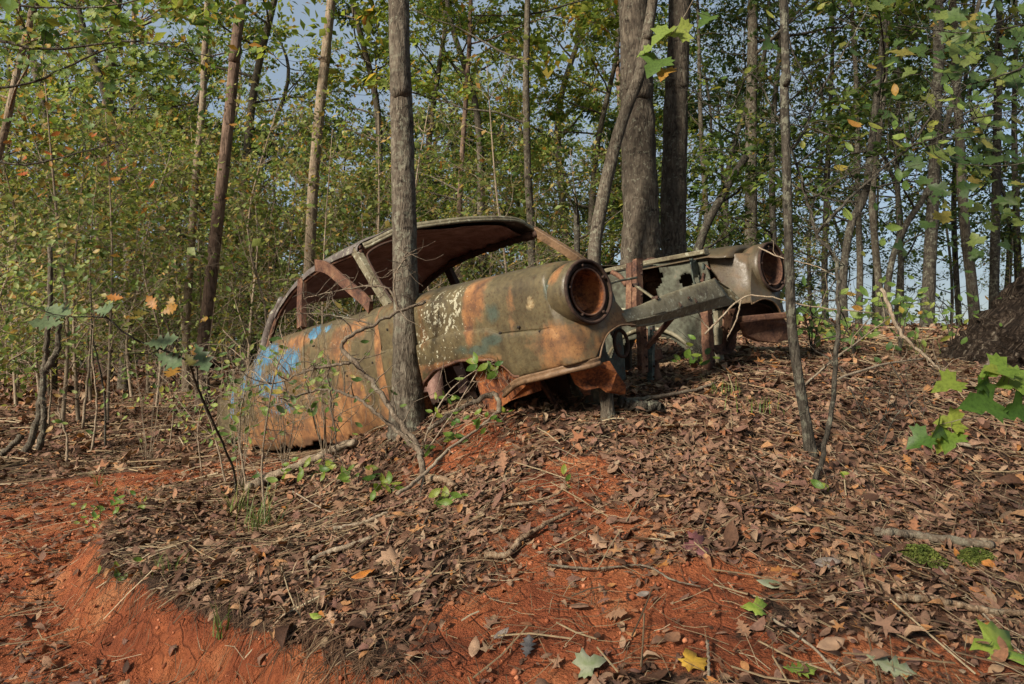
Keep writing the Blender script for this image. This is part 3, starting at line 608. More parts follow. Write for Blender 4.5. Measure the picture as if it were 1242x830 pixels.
mb = MB(); mb.tube(catmull([onl(477, 366, -.03), onl(466, 350, -.0), onl(452, 326, .04), onl(446, 312, .06), onl(449, 305, .07), onl(462, 297, .11), onl(480, 291, .2)], 24), .008, 6); mb.build('window_seal', M['rust_dark'], car)
strip([K(1.18, 1.40, .17), K(1.36, 1.40, .33), K(1.58, 1.39, .50), K(1.74, 1.375, .625)], .06, .045, 'windscreen_pillar', M['trim'])
strip([onl(366, 398, .0), onl(366, 370, .04), onl(367, 338, .08)], .09, .045, 'centre_pillar', M['rust_red'])
strip([K(2.85, 1.47, .17), K(2.92, 1.42, .45), K(2.95, 1.39, .62)], .08, .045, 'centre_pillar', M['rust_dark'])
strip([onl(384, 322, .04), onl(398, 326, .02), onl(420, 345, -.02), onl(440, 362, -.05), onl(450, 374, -.07)], .085, .02, 'vent_frame', M['rust_red'], n=20)
# torn headlining edge on the far rail
mb = MB(); pr = catmull([K(t, 1.36, edge_u(t) - .034) for t in (1.70, 1.78, 2.2, 2.6, 3.0, 3.4)], 60); mb.tube(pr, .028 * (1 + .5 * np.array([vnoise(i * .9, 0., 3.) for i in range(60)])), 7, rough=.3); mb.build('trim_edge', M['rust_dark'], car)
# cowl, bonnet gutter, firewall
rows = [[K(1.60 - .24 * (l / SP) * (l / SP) - v * .42 - .06 * math.sin(math.pi * l / SP), l, .205 - .0 * v + .035 * math.sin(math.pi * l / SP) + .012 * math.sin(v * 9)) for l in (.06, .2, .45, .75, 1.05, 1.3, 1.43)] for v in (0, .2, .45, .7, 1.)]
masks(sheet('cowl', rows, 16, 50, M['paint'], seed=71., dent=.012))
sheet('dashboard', [[K(1.66 - .2 * l / SP - .06 * math.sin(math.pi * l / SP) + v * .08, l, .18 - v * .2) for l in (.05, .4, .75, 1.1, 1.42)] for v in (0, .3, 1.)], 10, 30, M['rust_dark'], seed=72.)
rows = [[K(1.16 + .03 * math.sin(l * 9), l, u) for l in (.2, .5, .75, 1., 1.28)] for u in (.19, .05, -.2, -.45)]
sheet('firewall', rows, 20, 30, M['rust_dark'], seed=73., dent=.03)
strip([K(.22, .235, .155), K(.5, .235, .17), K(.9, .235, .19), K(1.2, .235, .195)], .03, .02, 'bonnet_gutter', M['rust_dark'], up=(0, 0, 1))
strip([K(.22, 1.25, .155), K(.5, 1.25, .17), K(.9, 1.25, .19), K(1.2, 1.25, .195)], .032, .026, 'bonnet_gutter', M['metal_olive'], up=(0, 0, 1))
# inner aprons with wheel cut-outs
def apron(l, mat, seed, holes):
    rows = [[K(t, l + .02 * math.sin(t * 5 + u * 4), u) for t in (.24, .45, .7, .95, 1.16)] for u in (.16, .0, -.2, -.4, -.56)]
    def hole(t, l_, u, i, j):
        if (t - .78) ** 2 / .36 ** 2 + (u + .56) ** 2 / .30 ** 2 < 1 + .1 * nz(t * 8, u * 8, seed): return True
        for a, b, ra, rb in holes:
            if ((t - a) / ra) ** 2 + ((u - b) / rb) ** 2 < 1: return True
        return u < -.42 and t < .45 and nz(t * 9, u * 9, seed + 1) > .1
    return sheet('inner_apron', rows, 60, 60, M[mat], hole=hole, seed=seed, dent=.012)
apron(.245, 'metal_teal', 81., [])
apron(1.255, 'apron', 83., [(.66, .085, .10, .085), (.70, -.0, .085, .1), (.40, .02, .05, .04)])
mb = MB(); mb.tube(catmull([K(.78 + .40 * math.cos(a), 1.245, -.56 + .34 * math.sin(a)) for a in np.linspace(.25, 2.9, 16)], 40), .012, 8); mb.build('arch_flange', M['metal_olive'], car)
strip([K(.2, 1.235, -.12), K(.55, 1.235, -.10), K(1.1, 1.235, -.08)], .04, .02, 'apron_rib', M['metal_olive'])
# cavity panel inside the near wheel arch
rows = [[K(t, .12 + .08 * math.sin(t * 4) + v * .05, -.16 - v * .42) for t in (.45, .7, .95, 1.2, 1.35)] for v in (0, .35, .7, 1.)]
sheet('wheel_arch_liner', rows, 26, 40, M['rust_dark'], seed=91., dent=.05, hole=lambda t, l, u, i, j: nz(t * 7, u * 7, 14.) > .28)
mb = MB(); mb.plate([onl(572, 440, .0), onl(606, 438, -.05), onl(640, 466, -.07), onl(655, 460, -.06), onl(656, 474, -.04), onl(620, 486, .0), onl(592, 505, .0), onl(584, 480, .03)], (.0, .012, 0)); mb.build('splash_plate', M['rust_orange'], car, bevel=.003)
mb = MB(); mb.tube(catmull([K(t, -.142, f_bot(t) + .004) for t in (.36, .40, .43, .46, .50, .54, .62, .7, .82, .95, 1.06, 1.13, 1.18, 1.21, 1.24, 1.255)] + [K(1.262, -.14, -.44), K(1.265, -.14, -.51)], 70), .0085, 8); mb.build('arch_lip', M['rust_red'], car)
mb = MB(); mb.tube(catmull([onl(513, 478, -.10), onl(518, 492, -.10), onl(524, 508, -.09), onl(533, 520, -.08)], 10), [.03] * 8 + [.02, .01], 8); mb.build('arch_edge', M['rust_orange'], car)
for a, b in (((656, 462), (678, 497)), ((545, 450), (560, 500)), ((600, 470), (640, 480))):
    mb = MB(); mb.box(onl(*a, .1), onl(*b, .12), .016, .03, (0, 1, 0)); mb.build('brace', M['rust_red'], car, bevel=.003)
# bumper bracket plates below the lips
def bumper_plate(pts, mat):
    mb = MB(); mb.plate(pts, (.02, .012, .0)); return mb.build('bumper_bracket', M[mat], car, bevel=.004)
bumper_plate([ont(692, 449, .06), ont(720, 443, .0), ont(737, 438, -.02), ont(745, 452, -.02), ont(757, 468, .0), ont(756, 479, .02), ont(738, 475, .03), ont(728, 470, .05), ont(712, 474, .08), ont(700, 466, .1)], 'rust_orange')
mb = MB(); mb.plate([ont(700, 447, .12), ont(706, 472, .12), ont(713, 480, .14), ont(712, 446, .14)], (.03, .01, 0)); mb.build('brace', M['rust_red'], car, bevel=.003)
bumper_plate([ont(899, 391, .02), ont(925, 388, -.02), ont(947, 386, -.04), ont(955, 394, -.04), ont(957, 412, -.02), ont(940, 416, .0), ont(918, 414, .04), ont(903, 408, .06)], 'rust_red')
mb = MB(); mb.box(ont(896, 388, .05), ont(950, 383, -.05), .08, .035); mb.build('bumper_bar', M['rust_red'], car, bevel=.008)
rows = [[ont(px, py, t) for px, py, t in r] for r in ([(893, 370, .1), (910, 366, .06), (930, 370, .02), (942, 382, 0.)], [(890, 380, .14), (910, 380, .12), (930, 382, .1), (944, 390, .05)], [(880, 428, .22), (888, 410, .2), (896, 400, .18), (902, 398, .16)])]
sheet('valance', rows, 16, 24, M['rust_dark'], seed=101., dent=.02)
rows = [[ont(px, py, .22) for px, py in r] for r in ([(868, 378), (880, 376), (893, 374)], [(864, 395), (880, 395), (893, 395)], [(866, 428), (880, 424), (892, 412)], [(880, 430), (886, 428), (892, 420)])]
sheet('radiator_baffle', rows, 26, 26, M['rust_red'], seed=103., dent=.03, hole=lambda t, l, u, i, j: (i < .55 and j < .35) or nz(l * 22, u * 22, 3.) > .35)
# near front baffle with its round hole
rows = [[K(.16 + .25 * (l - .1) + .02 * math.sin(u * 9), l, u) for l in (.06, .14, .22, .30, .38, .45)] for u in (.0, -.15, -.3, -.42, -.52)]
hc = ont(744, 418, .18); hl, hu = hc[1] + L0, hc[2] + U0
sheet('radiator_baffle', rows, 50, 44, M['metal_teal'], seed=105., dent=.012, hole=lambda t, l, u, i, j: (l - hl) ** 2 / .042 ** 2 + (u - hu) ** 2 / .06 ** 2 < 1 or (u > -.10 + .3 * (l - .1)) or (i > .8 and nz(l * 15, u * 15, 1.) > -.05) or (u < -.42 and l < .2))
mb = MB(); n = 24; mb.tube([K(.13, hl + .046 * math.cos(a), hu + .064 * math.sin(a)) for a in np.linspace(0, 2 * math.pi, 25)], .009, 6, cap=False); mb.build('duct_ring', M['rust_dark'], car)
# radiator support posts, brackets
def post(a, b, t, wd, dp, name='radiator_post', mat='rust_red'):
    A, B = ont(*a, t), ont(*b, t); n = 14; rg = np.random.default_rng(int(a[0] * 3 + a[1])); V = []; prof = np.array([(-.5, 1), (-.5, 0), (.5, 0), (.5, .55), (.42, .55), (.42, .12), (-.42, .12), (-.42, 1)])
    for i in range(n):
        p = A + (B - A) * i / (n - 1) + np.array([0, 1, 0]) * rg.normal(0, .0018); w_ = wd * (1 + rg.normal(0, .05)); V += [p + np.array([-dp * q[1], w_ * q[0], 0]) for q in prof]
    F = [(i * 8 + q, i * 8 + (q + 1) % 8, (i + 1) * 8 + (q + 1) % 8, (i + 1) * 8 + q) for i in range(n - 1) for q in range(8)] + [tuple(range(8)), tuple((n - 1) * 8 + q for q in range(8))]
    mb = MB(); mb.add(V, F); o = mb.build(name, M[mat], car, bevel=.002)
    for f in (.12, .3, .7, .88):
        mb = MB(); c = A + (B - A) * f + np.array([.002, wd * .18, 0]); mb.tube([c - [.004, 0, 0], c + [.008, 0, 0]], .006, 6); mb.build('bolt', M['rust_dark'], o)
    return o
post((776, 313), (776, 378), .30, .055, .03); post((768, 318), (768, 378), .34, .03, .04); post((780, 392), (783, 452), .26, .05, .03); post((793, 395), (792, 466), .27, .022, .03, mat='metal_teal')
post((857, 313), (857, 345), .30, .035, .04); post((861, 372), (865, 448), .16, .045, .05); post((873, 376), (876, 446), .22, .04, .03, mat='metal_olive')
post((845, 398), (850, 436), .5, .02, .02, mat='rust_dark')
mb = MB(); mb.box(ont(769, 345, .18), ont(796, 364, .02), .022, .01, (1, 0, .3)); mb.build('stay_bar', M['metal_olive'], car, bevel=.003)
for q in ((770, 346, .17), (794, 362, .01)):
    mb = MB(); p = ont(*q); mb.tube([p + [.02, 0, 0], p - [.01, 0, 0]], .011, 6); mb.build('bolt', M['rust_dark'], car)
mb = MB(); mb.box(ont(818, 382, .08), ont(784, 422, .24), .028, .018, (1, 0, 0)); mb.build('stay_bar', M['rust_red'], car, bevel=.003)
# grille cross member: folded box section with ribs and a punched end
top = [(752, 379), (775, 372), (800, 362), (830, 352), (868, 340)]; bot = [(766, 396), (785, 394), (803, 390), (840, 380), (893, 367)]
rows = []
rows.append([ont(px - 1, py + 3, .12) for px, py in top]); rows.append([ont(px, py, .02) for px, py in top])
mid = [((a[0] + b[0]) / 2, (a[1] * .35 + b[1] * .65)) for a, b in zip(top, bot)]
rows.append([ont(px, py + 1, .0) for px, py in top]); rows.append([ont(px, py, -.012) for px, py in mid]); rows.append([ont(px, py + 1.2, -.008) for px, py in mid]); rows.append([ont(p[0], p[1] - 1, .012) for p in bot]); rows.append([ont(*p, .018) for p in bot]); rows.append([ont(p[0], p[1] - 2, .1) for p in bot])
def rib(mb, s):
    a = np.array(rows[1][0]) + (np.array(rows[1][-1]) - np.array(rows[1][0])) * s; b = np.array(rows[3][0]) + (np.array(rows[3][-1]) - np.array(rows[3][0])) * s
    mb.box(a + [.004, 0, 0], b + [.012, 0, 0], .010, .012, (1, 0, 0))
cm = sheet('grille_crossmember', rows, 40, 50, M['metal_olive'], thick=.012, dent=.005, seed=111.)
for s in (.50, .66):
    mb = MB(); rib(mb, s); mb.build('rib', M['rust_dark'], cm, bevel=.003)
mb = MB(); mb.plate([ont(868, 340, .015), ont(884, 350, .0), ont(897, 363, -.01), ont(893, 368, .0), ont(866, 370, .09), ont(862, 355, .09)], (.014, .004, 0)); mb.build('end_plate', M['metal_olive'], cm, bevel=.003)
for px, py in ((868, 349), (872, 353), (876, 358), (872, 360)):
    mb = MB(); p = ont(px, py, -.005); mb.tube([p + [.006, 0, 0], p - [.02, 0, 0]], .008, 8); mb.build('bolt_shade_plug', M['hole_shade'], cm)  # dark plugs painted as the shade inside punched holes
mb = MB(); p = ont(834, 362, -.01); mb.tube([p + [.012, 0, 0], p - [.02, 0, 0]], .008, 8); mb.build('bolt', M['rust_dark'], cm)
# torn brackets inside the far fender cavity
for q in range(9):
    r = random.Random(q); a = (846 + r.random() * 34, 318 + r.random() * 26); b = (a[0] + r.uniform(-10, 12), a[1] + r.uniform(4, 14)); mb = MB(); mb.box(ont(*a, .24), ont(*b, .2), .02, .006, (1, 0, .4)); mb.build('torn_bracket', M['rust_red' if q % 2 else 'metal_teal'], car)
rows = [[K(.30 + .03 * math.sin(l * 20), l, u) for l in (1.16, 1.25, 1.36, 1.5)] for u in (.13, .04, -.06, -.14)]
sheet('fender_bulkhead', rows, 26, 26, M['metal_teal'], seed=115., dent=.03, hole=lambda t, l, u, i, j: nz(l * 16, u * 16, 8.) > .3)
# steering box, hoses and curved pipes
mb = MB(); mb.tube(catmull([ont(785, 402, .4), ont(790, 430, .36), ont(793, 452, .33), ont(800, 466, .28), ont(812, 472, .22)], 24), .034, 10); mb.build('curved_strap', M['rust_red'], car)
mb = MB(); mb.tube(catmull([ont(770, 458, .4), ont(782, 463, .36), ont(797, 474, .30), ont(815, 482, .22), ont(845, 480, .1)], 24), [.026] * 12 + [.034] * 12, 10); mb.build('exhaust_pipe', M['rust_red'], car)
mb = MB(); mb.box(ont(787, 432, .3), ont(800, 430, .3), .05, .06); mb.build('steering_box', M['rust_red'], car, bevel=.008)
mb = MB(); mb.tube(catmull([ont(782, 322, .8), ont(790, 330, .8), ont(794, 345, .8), ont(790, 352, .8)], 12), [.05, .07, .085, .09, .09, .09, .085, .08, .07, .06, .05, .04], 14); mb.build('horn_drum', M['rust_red'], car)
mb = MB(); mb.tube(catmull([ont(735, 346, .1), ont(750, 341, .15), ont(772, 337, .2)], 12), .007, 6); mb.build('bonnet_cable', M['metal_olive'], car)
mb = MB(); mb.tube(catmull([ont(742, 330, .7), ont(752, 336, .65), ont(760, 346, .6)], 12), .016, 6); mb.build('control_rod', M['rust_red'], car)
rows = [[K(t, l, -.55 - .03 * math.sin(t * 3)) for l in (.1, .5, 1., 1.4)] for t in (1.3, 2.2, 3.2, 4.6)]
sheet('floor_pan', rows, 24, 24, M['rust_dark'], seed=121., dent=.05)

# ------------------------------------------------------------------ trees
def tree(name, path, radii, label, cat='tree', bark='bark_grey', leaf=None, leaf_s=.08, limbs=10, lo=.45, hi=1., llen=2., nl=90, up=.35, seed=1, group=None, sides=20, rough=.07, tm=SIMPLE, spread=.28, local=False, sub=5, flare=.25, steps=60, droop=0., foot=.25):
    rng = np.random.default_rng(seed); P = np.asarray(path, float); base = P[0].copy()
    root = empty(name, base); tag(root, label, cat, group)
    if foot: P = np.vstack([P[0] - np.array([0, 0, foot]), P]); radii = [radii[0]] + list(radii)
    Q = catmull(P - base, steps); s = np.linspace(0, len(radii) - 1, steps); rr = np.interp(s, np.arange(len(radii)), radii)
    hz = Q[:, 2] / max(Q[-1, 2], .1); 
    rr = rr * (1 + .05 * np.array([vnoise(q_ * .35, seed * 1., 7.) for q_ in range(steps)])) * (1 + flare * np.exp(-np.maximum(Q[:, 2], 0) / (radii[0] * 3)))
    mb = MB(); mb.tube(Q, rr, sides, rough=rough, seed=seed * 1.7)
    arc = np.r_[0, np.cumsum(np.linalg.norm(np.diff(Q, axis=0), axis=1))]
    pos, tan = [], []
    for i in range(limbs):
        f = lo + (hi - lo) * (i + rng.random()) / max(limbs, 1); k_ = min(int(np.searchsorted(arc, f * arc[-1])), steps - 2); p = Q[k_]; azm = rng.random() * 2 * np.pi
        ln = llen * (1.1 - .55 * (f - lo) / max(hi - lo, .01)) * rng.uniform(.7, 1.2); d = unit(np.array([math.cos(azm), math.sin(azm), up + rng.normal(0, .2)]))
        pts = [p]; 
        for q in range(6):
            d = unit(d + rng.normal(0, .16, 3) + np.array([0, 0, .05 - droop])); pts.append(pts[-1] + d * ln / 6)
        r0 = max(rr[k_] * .38, .004) if rr[k_] * .38 < ln * .02 else ln * .018; mb.tube(pts, np.linspace(r0, r0 * .2, 7), 6, cap=False)
        for j in range(sub):
            q = rng.uniform(.25, 1.) * 5.99; a = np.array(pts[int(q)]) + (np.array(pts[min(int(q) + 1, 6)]) - np.array(pts[int(q)])) * (q % 1)
            dd = unit(d + rng.normal(0, .6, 3)); l2 = ln * rng.uniform(.25, .55); sp = [a]
            for _ in range(4): dd = unit(dd + rng.normal(0, .25, 3)); sp.append(sp[-1] + dd * l2 / 4)
            mb.tube(sp, np.linspace(r0 * .35, r0 * .1, 5), 4, cap=False)
            if leaf and nl:
                sp = np.array(sp); mcl = 7; wc = rng.uniform(.6, 4, mcl); kc = np.minimum(wc.astype(int), 3); cc = sp[kc] + (sp[kc + 1] - sp[kc]) * (wc - kc)[:, None] + rng.normal(0, spread * .8 * l2, (mcl, 3)) * np.array([1, 1, .6])
                off = rng.normal(0, spread * l2 * .27, (nl, 3)) * np.array([1, 1, .5]); pick = rng.integers(0, mcl, nl); pos.append(cc[pick] + off); tan.append(unit(off + dd * .15 * l2 + np.array([0, 0, -.06])))
    mb.build('trunk', M[bark], root)
    if pos:
        pos = np.vstack(pos); tan = np.vstack(tan); n = len(pos); sc = leaf_s * rng.lognormal(0, .32, n)
        V, T = scatter(tm, pos, tan, rnd_norm(n, .9, rng), sc, rng.uniform(.8, 1.5, n)); link('crown', tri_mesh('crown', V, T), M[leaf], root, smooth=False)
    return root
def up_path(pts, extra=(0, 0, 5)):
    P = [at(*p) for p in pts]; return P
def ground_base(px, d): x = (px - CXP) / FPX * d; return G(x, d)

# --- individually recognisable trees
def ptree(name, pxs, d, wpx, label, top_h=None, base=None, **kw):
    """trunk through the listed picture points at distance d (foot on the ground), continued upwards"""
    P = [at(px, py, d) for px, py in pxs]
    b = base if base is not None else G(P[0][0] + (P[0][0] - P[1][0]) * .0, d)
    if base is None: P = [b] + [p for p in P if p[2] > b[2] + .3]
    else: P = [np.array(b)] + P
    if top_h:
        dr = P[-1] - P[-2]; dr /= abs(dr[2]) + 1e-6; P.append(P[-1] + dr * (top_h - P[-1][2]) + np.array([0, .3, 0]))
    r = wpx / FPX * d / 2; n = len(P); zs = np.array([p[2] for p in P]); tot = zs[-1] - zs[0]
    rad_ = [r * (1 - .75 * max(0, (z - zs[0]) / tot) ** 1.3) if top_h else r * (1 - .25 * (z - zs[0]) / tot) for z in zs]
    return tree(name, P, rad_, label, **kw)
B_ = dict
ptree('tree', [(495, 515), (493, 430), (490, 250), (487, 120), (484, 0)], 3.95, 31, 'slim grey lichened trunk standing in front of the near side of the wrecked car', top_h=7.5, bark='bark_grey', leaf='leaf_green', limbs=8, lo=.5, llen=1.9, nl=60, seed=3, sides=36, rough=.06, steps=140, flare=.65, leaf_s=.085)
ptree('tree', [(777, 320), (777, 250), (772, 120), (769, 0)], 7.0, 44, 'thick left trunk of the big pair right behind the engine bay', top_h=13, bark='bark_oak', leaf='leaf_green', limbs=12, lo=.42, llen=3.2, nl=90, seed=4, sides=40, steps=110)
ptree('tree', [(817, 320), (817, 250), (820, 120), (825, 0)], 7.4, 31, 'thinner right trunk of the big pair behind the far headlight fender', top_h=12, bark='bark_oak', leaf='leaf_dark', limbs=12, lo=.40, llen=3., nl=90, seed=5, sides=32, steps=110)
ptree('tree', [(721, 320), (724, 280), (740, 200), (757, 140), (776, 90), (787, 30), (792, 0)], 6.4, 17, 'slender crooked trunk leaning right across the thick trunk behind the car', top_h=8.5, bark='bark_grey', leaf='leaf_green', limbs=7, lo=.5, llen=2., nl=80, seed=6, sides=20, steps=90)
ptree('pine_tree', [(246, 420), (250, 390), (262, 280), (274, 180), (286, 60), (293, 0)], 9.6, 15, 'tall reddish pine trunk leaning right behind the left brush', top_h=15, bark='bark_pine', leaf='leaf_green', limbs=14, lo=.45, llen=2.6, nl=70, seed=7, leaf_s=.11)
ptree('pine_tree', [(226, 400), (230, 330), (238, 210), (246, 120), (252, 0)], 11.5, 9.5, 'thin pale pine trunk just left of the tall reddish leaning pine', top_h=15, bark='bark_pale', leaf='leaf_yellow', limbs=12, lo=.40, llen=2.6, nl=70, seed=8, leaf_s=.12)
ptree('pine_tree', [(372, 440), (378, 260), (386, 150), (396, 60), (402, 0)], 10.8, 14, 'straight pale pine trunk rising behind the roof left of the grey trunk', top_h=17, bark='bark_pale', leaf='leaf_green', limbs=14, lo=.42, llen=2.8, nl=80, seed=9, leaf_s=.11)
ptree('pine_tree', [(553, 400), (557, 260), (561, 180), (569, 60), (571, 0)], 13, 7, 'thin reddish pine trunk above the middle of the car roof', top_h=16, bark='bark_pine', leaf='leaf_yellow', limbs=12, lo=.3, llen=2.6, nl=80, seed=10, leaf_s=.13)
ptree('tree', [(646, 380), (644, 280), (640, 200), (638, 100), (640, 0)], 11.5, 10, 'slim trunk rising behind the far windscreen pillar of the car', top_h=13, bark='bark_grey', leaf='leaf_yellow', limbs=14, lo=.30, llen=2.8, nl=90, seed=11, leaf_s=.12)
ptree('dead_tree', [(700, 370), (700, 300), (699, 255)], 8.5, 9, 'broken dark snag standing beside the crooked leaning trunk', bark='bark_dark', limbs=4, lo=.8, llen=.9, seed=12, sub=2, flare=0.)
ptree('tree', [(912, 380), (911, 290), (911, 150), (913, 0)], 11, 16, 'pale barked trunk behind the far fender left of the lamp', top_h=12, bark='bark_grey', leaf='leaf_dark', limbs=12, lo=.35, llen=2.6, nl=70, seed=13, leaf_s=.08)
ptree('tree', [(983, 562), (972, 490), (963, 420), (958, 340), (954, 200), (951, 100), (950, 0)], 2.85, 12, 'spindly lichened trunk rising in front of the far headlight', top_h=5.6, bark='bark_dark', leaf='leaf_green', limbs=6, lo=.62, llen=1.2, nl=22, seed=14, sides=20, steps=90, flare=.5, sub=4, leaf_s=.07)
ptree('tree', [(1124, 400), (1124, 370), (1131, 250), (1136, 120), (1138, 0)], 7.6, 15, 'dark straight trunk on the crest at the right with mossy foot', top_h=10, bark='bark_dark', leaf='leaf_green', limbs=12, lo=.35, llen=2.2, nl=60, seed=15, leaf_s=.09)
ptree('tree', [(1183, 400), (1179, 350), (1168, 250), (1164, 170), (1158, 60), (1155, 0)], 9, 12, 'grey trunk leaning left just right of the dark straight trunk', top_h=10, bark='bark_grey', leaf='leaf_green', limbs=10, lo=.35, llen=2.2, nl=60, seed=16, leaf_s=.09)
ptree('tree', [(1205, 400), (1206, 340), (1209, 200), (1211, 60), (1212, 0)], 10.5, 11, 'upright trunk behind the big leaning trunk at the right edge', top_h=11, bark='bark_dark', leaf='leaf_dark', limbs=10, lo=.35, llen=2.4, nl=60, seed=17, leaf_s=.09)
tree('leaning_tree', [at(1158, 490, 5.0), at(1190, 446, 5.0), at(1226, 405, 5.0), at(1270, 350, 5.05), at(1335, 260, 5.1), at(1420, 100, 5.2)], [.25, .21, .19, .18, .16, .12], 'thick rough trunk leaning out of the frame at the right edge', 'tree', 'bark_furrow', limbs=0, seed=18, sides=64, rough=.14, flare=.25, foot=0., steps=140)
for q, (pxs, d, wp, lb) in enumerate([
    ([(1023, 430), (1023, 330), (1033, 270), (1048, 238), (1060, 150)], 7.2, 10, 'slender dark sapling left of the forked one on the crest'),
    ([(1066, 400), (1066, 350), (1058, 243), (1066, 160), (1075, 60)], 8., 9, 'forked thin trunk standing in the middle of the right crest'),
    ([(1072, 400), (1080, 324), (1099, 273), (1124, 233), (1140, 180)], 7.6, 8, 'crooked sapling bending right towards the dark straight trunk'),
    ([(1041, 400), (1043, 330), (1040, 220), (1038, 90)], 9.5, 8, 'straight grey sapling behind the slender dark one on the crest'),
    ([(1092, 390), (1093, 330), (1088, 200), (1090, 60)], 10.5, 7, 'far thin trunk just left of the dark straight trunk'),
    ([(862, 380), (858, 280), (850, 150), (846, 0)], 12, 8, 'thin dark trunk showing between the big pair and the pale trunk'),
    ([(1002, 400), (1000, 330), (1004, 200), (1010, 40)], 12, 8, 'thin trunk showing just right of the far headlight'),
    ([(1236, 390), (1234, 300), (1230, 150), (1232, 0)], 12, 9, 'thin trunk at the right edge above the big leaning trunk'),
    ([(842, 380), (848, 300), (880, 230), (905, 190)], 9, 12, 'mossy trunk slanting right behind the far fender')]):
    ptree('sapling', pxs, d, wp, lb, top_h=8 if q < 8 else None, bark=['bark_dark', 'bark_grey'][q % 2], leaf='leaf_dark' if q % 3 else 'leaf_green', limbs=13 if q < 8 else 4, lo=.2, llen=1.8, nl=46, seed=30 + q, leaf_s=.075, cat='tree', sides=12)
ptree('tree', [(-40, 330), (-8, 210), (8, 150), (18, 100), (36, 30), (60, -30)], 6., 11, 'pale crooked trunk leaning right in the top left corner', top_h=7., bark='bark_pale', leaf='leaf_green', limbs=12, lo=.4, llen=2.2, nl=60, seed=50, leaf_s=.09)

# --- prototypes for the woods behind
def proto(kind, seed):
    rng = np.random.default_rng(seed); b = np.zeros(3)
    if kind == 'broad':
        h = 9; P = [b, (.1, 0, 2.5), (rng.normal(0, .3), .1, 5), (rng.normal(0, .4), 0, 7.5), (0, 0, h)]
        return tree('broadleaf_tree', P, [.10, .085, .07, .045, .015], None, None, 'bark_grey', 'leaf_yellow' if seed % 2 else 'leaf_green', .076, 24, .15, 1., 2.3, 96, .3, seed, sides=10, steps=30, foot=.3)
    if kind == 'tall':
        h = 15; P = [b, (.1, 0, 4), (rng.normal(0, .4), .1, 8), (rng.normal(0, .5), 0, 12), (0, 0, h)]
        return tree('tall_tree', P, [.15, .13, .11, .07, .02], None, None, 'bark_pine' if seed % 2 else 'bark_pale', 'leaf_green' if seed % 2 else 'leaf_yellow', .10, 26, .30, 1., 3., 44, .25, seed, sides=10, steps=30, foot=.3)
    if kind == 'brush':
        P = [b, (.05, 0, .9), (.1, .1, 1.8), (.0, .1, 2.8)]
        return tree('brush_shrub', P, [.022, .018, .012, .005], None, None, 'twig_pale', 'leaf_olive', .058, 22, .06, 1., 1.2, 8, .6, seed, sides=6, steps=16, sub=11, foot=.15, spread=.35)
    if kind == 'bare':
        P = [b, (.05, 0, 1.), (rng.normal(0, .15), .1, 2.2), (rng.normal(0, .2), .1, 3.8)]
        return tree('twiggy_sapling', P, [.02, .017, .012, .004], None, None, 'twig_pale', 'leaf_olive', .065, 20, .1, 1., 1.25, 3, .7, seed, sides=6, steps=16, sub=12, foot=.15, spread=.4)
    if kind == 'sparse':
        P = [b, (.1, 0, 2.5), (rng.normal(0, .4), .1, 5), (rng.normal(0, .5), 0, 8)]
        return tree('thin_tree', P, [.05, .042, .03, .01], None, None, 'bark_dark', 'leaf_green' if seed % 2 else 'leaf_dark', .068, 22, .16, 1., 2.2, 56, .35, seed, sides=8, steps=26, foot=.3)
    if kind == 'dark':
        P = [b, (.05, 0, 1.5), (.1, 0, 3.2), (0, 0, 5.)]
        return tree('evergreen_tree', P, [.06, .05, .035, .01], None, None, 'bark_dark', 'leaf_dark', .085, 20, .06, 1., 1.7, 70, .2, seed, sides=8, steps=20, foot=.2)
LBL = {'broad': ('leafy yellow green young tree among the others in the woods behind the car', 'tree', 'leafy young trees in the woods behind'),
       'tall': ('tall slender tree with high leafy crown far back in the woods', 'tree', 'tall trees far back in the woods'),
       'brush': ('pale twiggy olive leaved shrub in the undergrowth behind the car', 'shrub', 'undergrowth shrubs behind the car'),
       'bare': ('nearly bare pale sapling in the undergrowth at the left', 'sapling', 'nearly bare saplings in the undergrowth'),
       'sparse': ('thin dark stemmed tree with sparse leaves against the sky at the right', 'tree', 'thin trees against the sky at the right'),
       'dark': ('small dark green tree standing in the woods behind the car', 'tree', 'small dark green trees in the woods')}
PROTO = {k: [proto(k, s) for s in ((101, 102, 103) if k in ('broad', 'brush') else (111, 112))] for k in LBL}
used = set()
def place(kind, px, d, sc=1., dz=0.):
    i = random.randrange(len(PROTO[kind])); p = PROTO[kind][i]; o = p if (kind, i) not in used else copy_tree(p); used.add((kind, i))
    g_ = ground_base(px, d); o.location = (float(g_[0]), float(g_[1]), float(g_[2] + dz)); s = sc * random.uniform(.85, 1.15)
    o.scale = (s, s, s * random.uniform(.9, 1.1)); o.rotation_euler = (0, 0, random.uniform(0, 6.28)); tag(o, *LBL[kind]); return o
random.seed(21)
for px, d in [(-60, 12), (60, 14), (150, 12.5), (210, 18), (300, 15), (330, 20), (462, 15), (520, 20), (520, 16), (590, 13.5), (620, 20), (690, 17), (110, 20), (0, 18), (250, 23), (500, 24), (660, 25), (740, 23), (180, 26), (720, 15)]: place('broad', px, d)
for px, d in [(850, 15), (930, 18), (1060, 18), (1150, 19), (1230, 19), (800, 18), (890, 12), (985, 13), (1085, 12), (1165, 13), (1215, 12), (1020, 15), (945, 11)]: place('sparse', px, d, .95)
for px, d in [(-80, 22), (20, 27), (160, 24), (280, 29), (560, 31), (760, 27), (130, 17)]: place('tall', px, d)
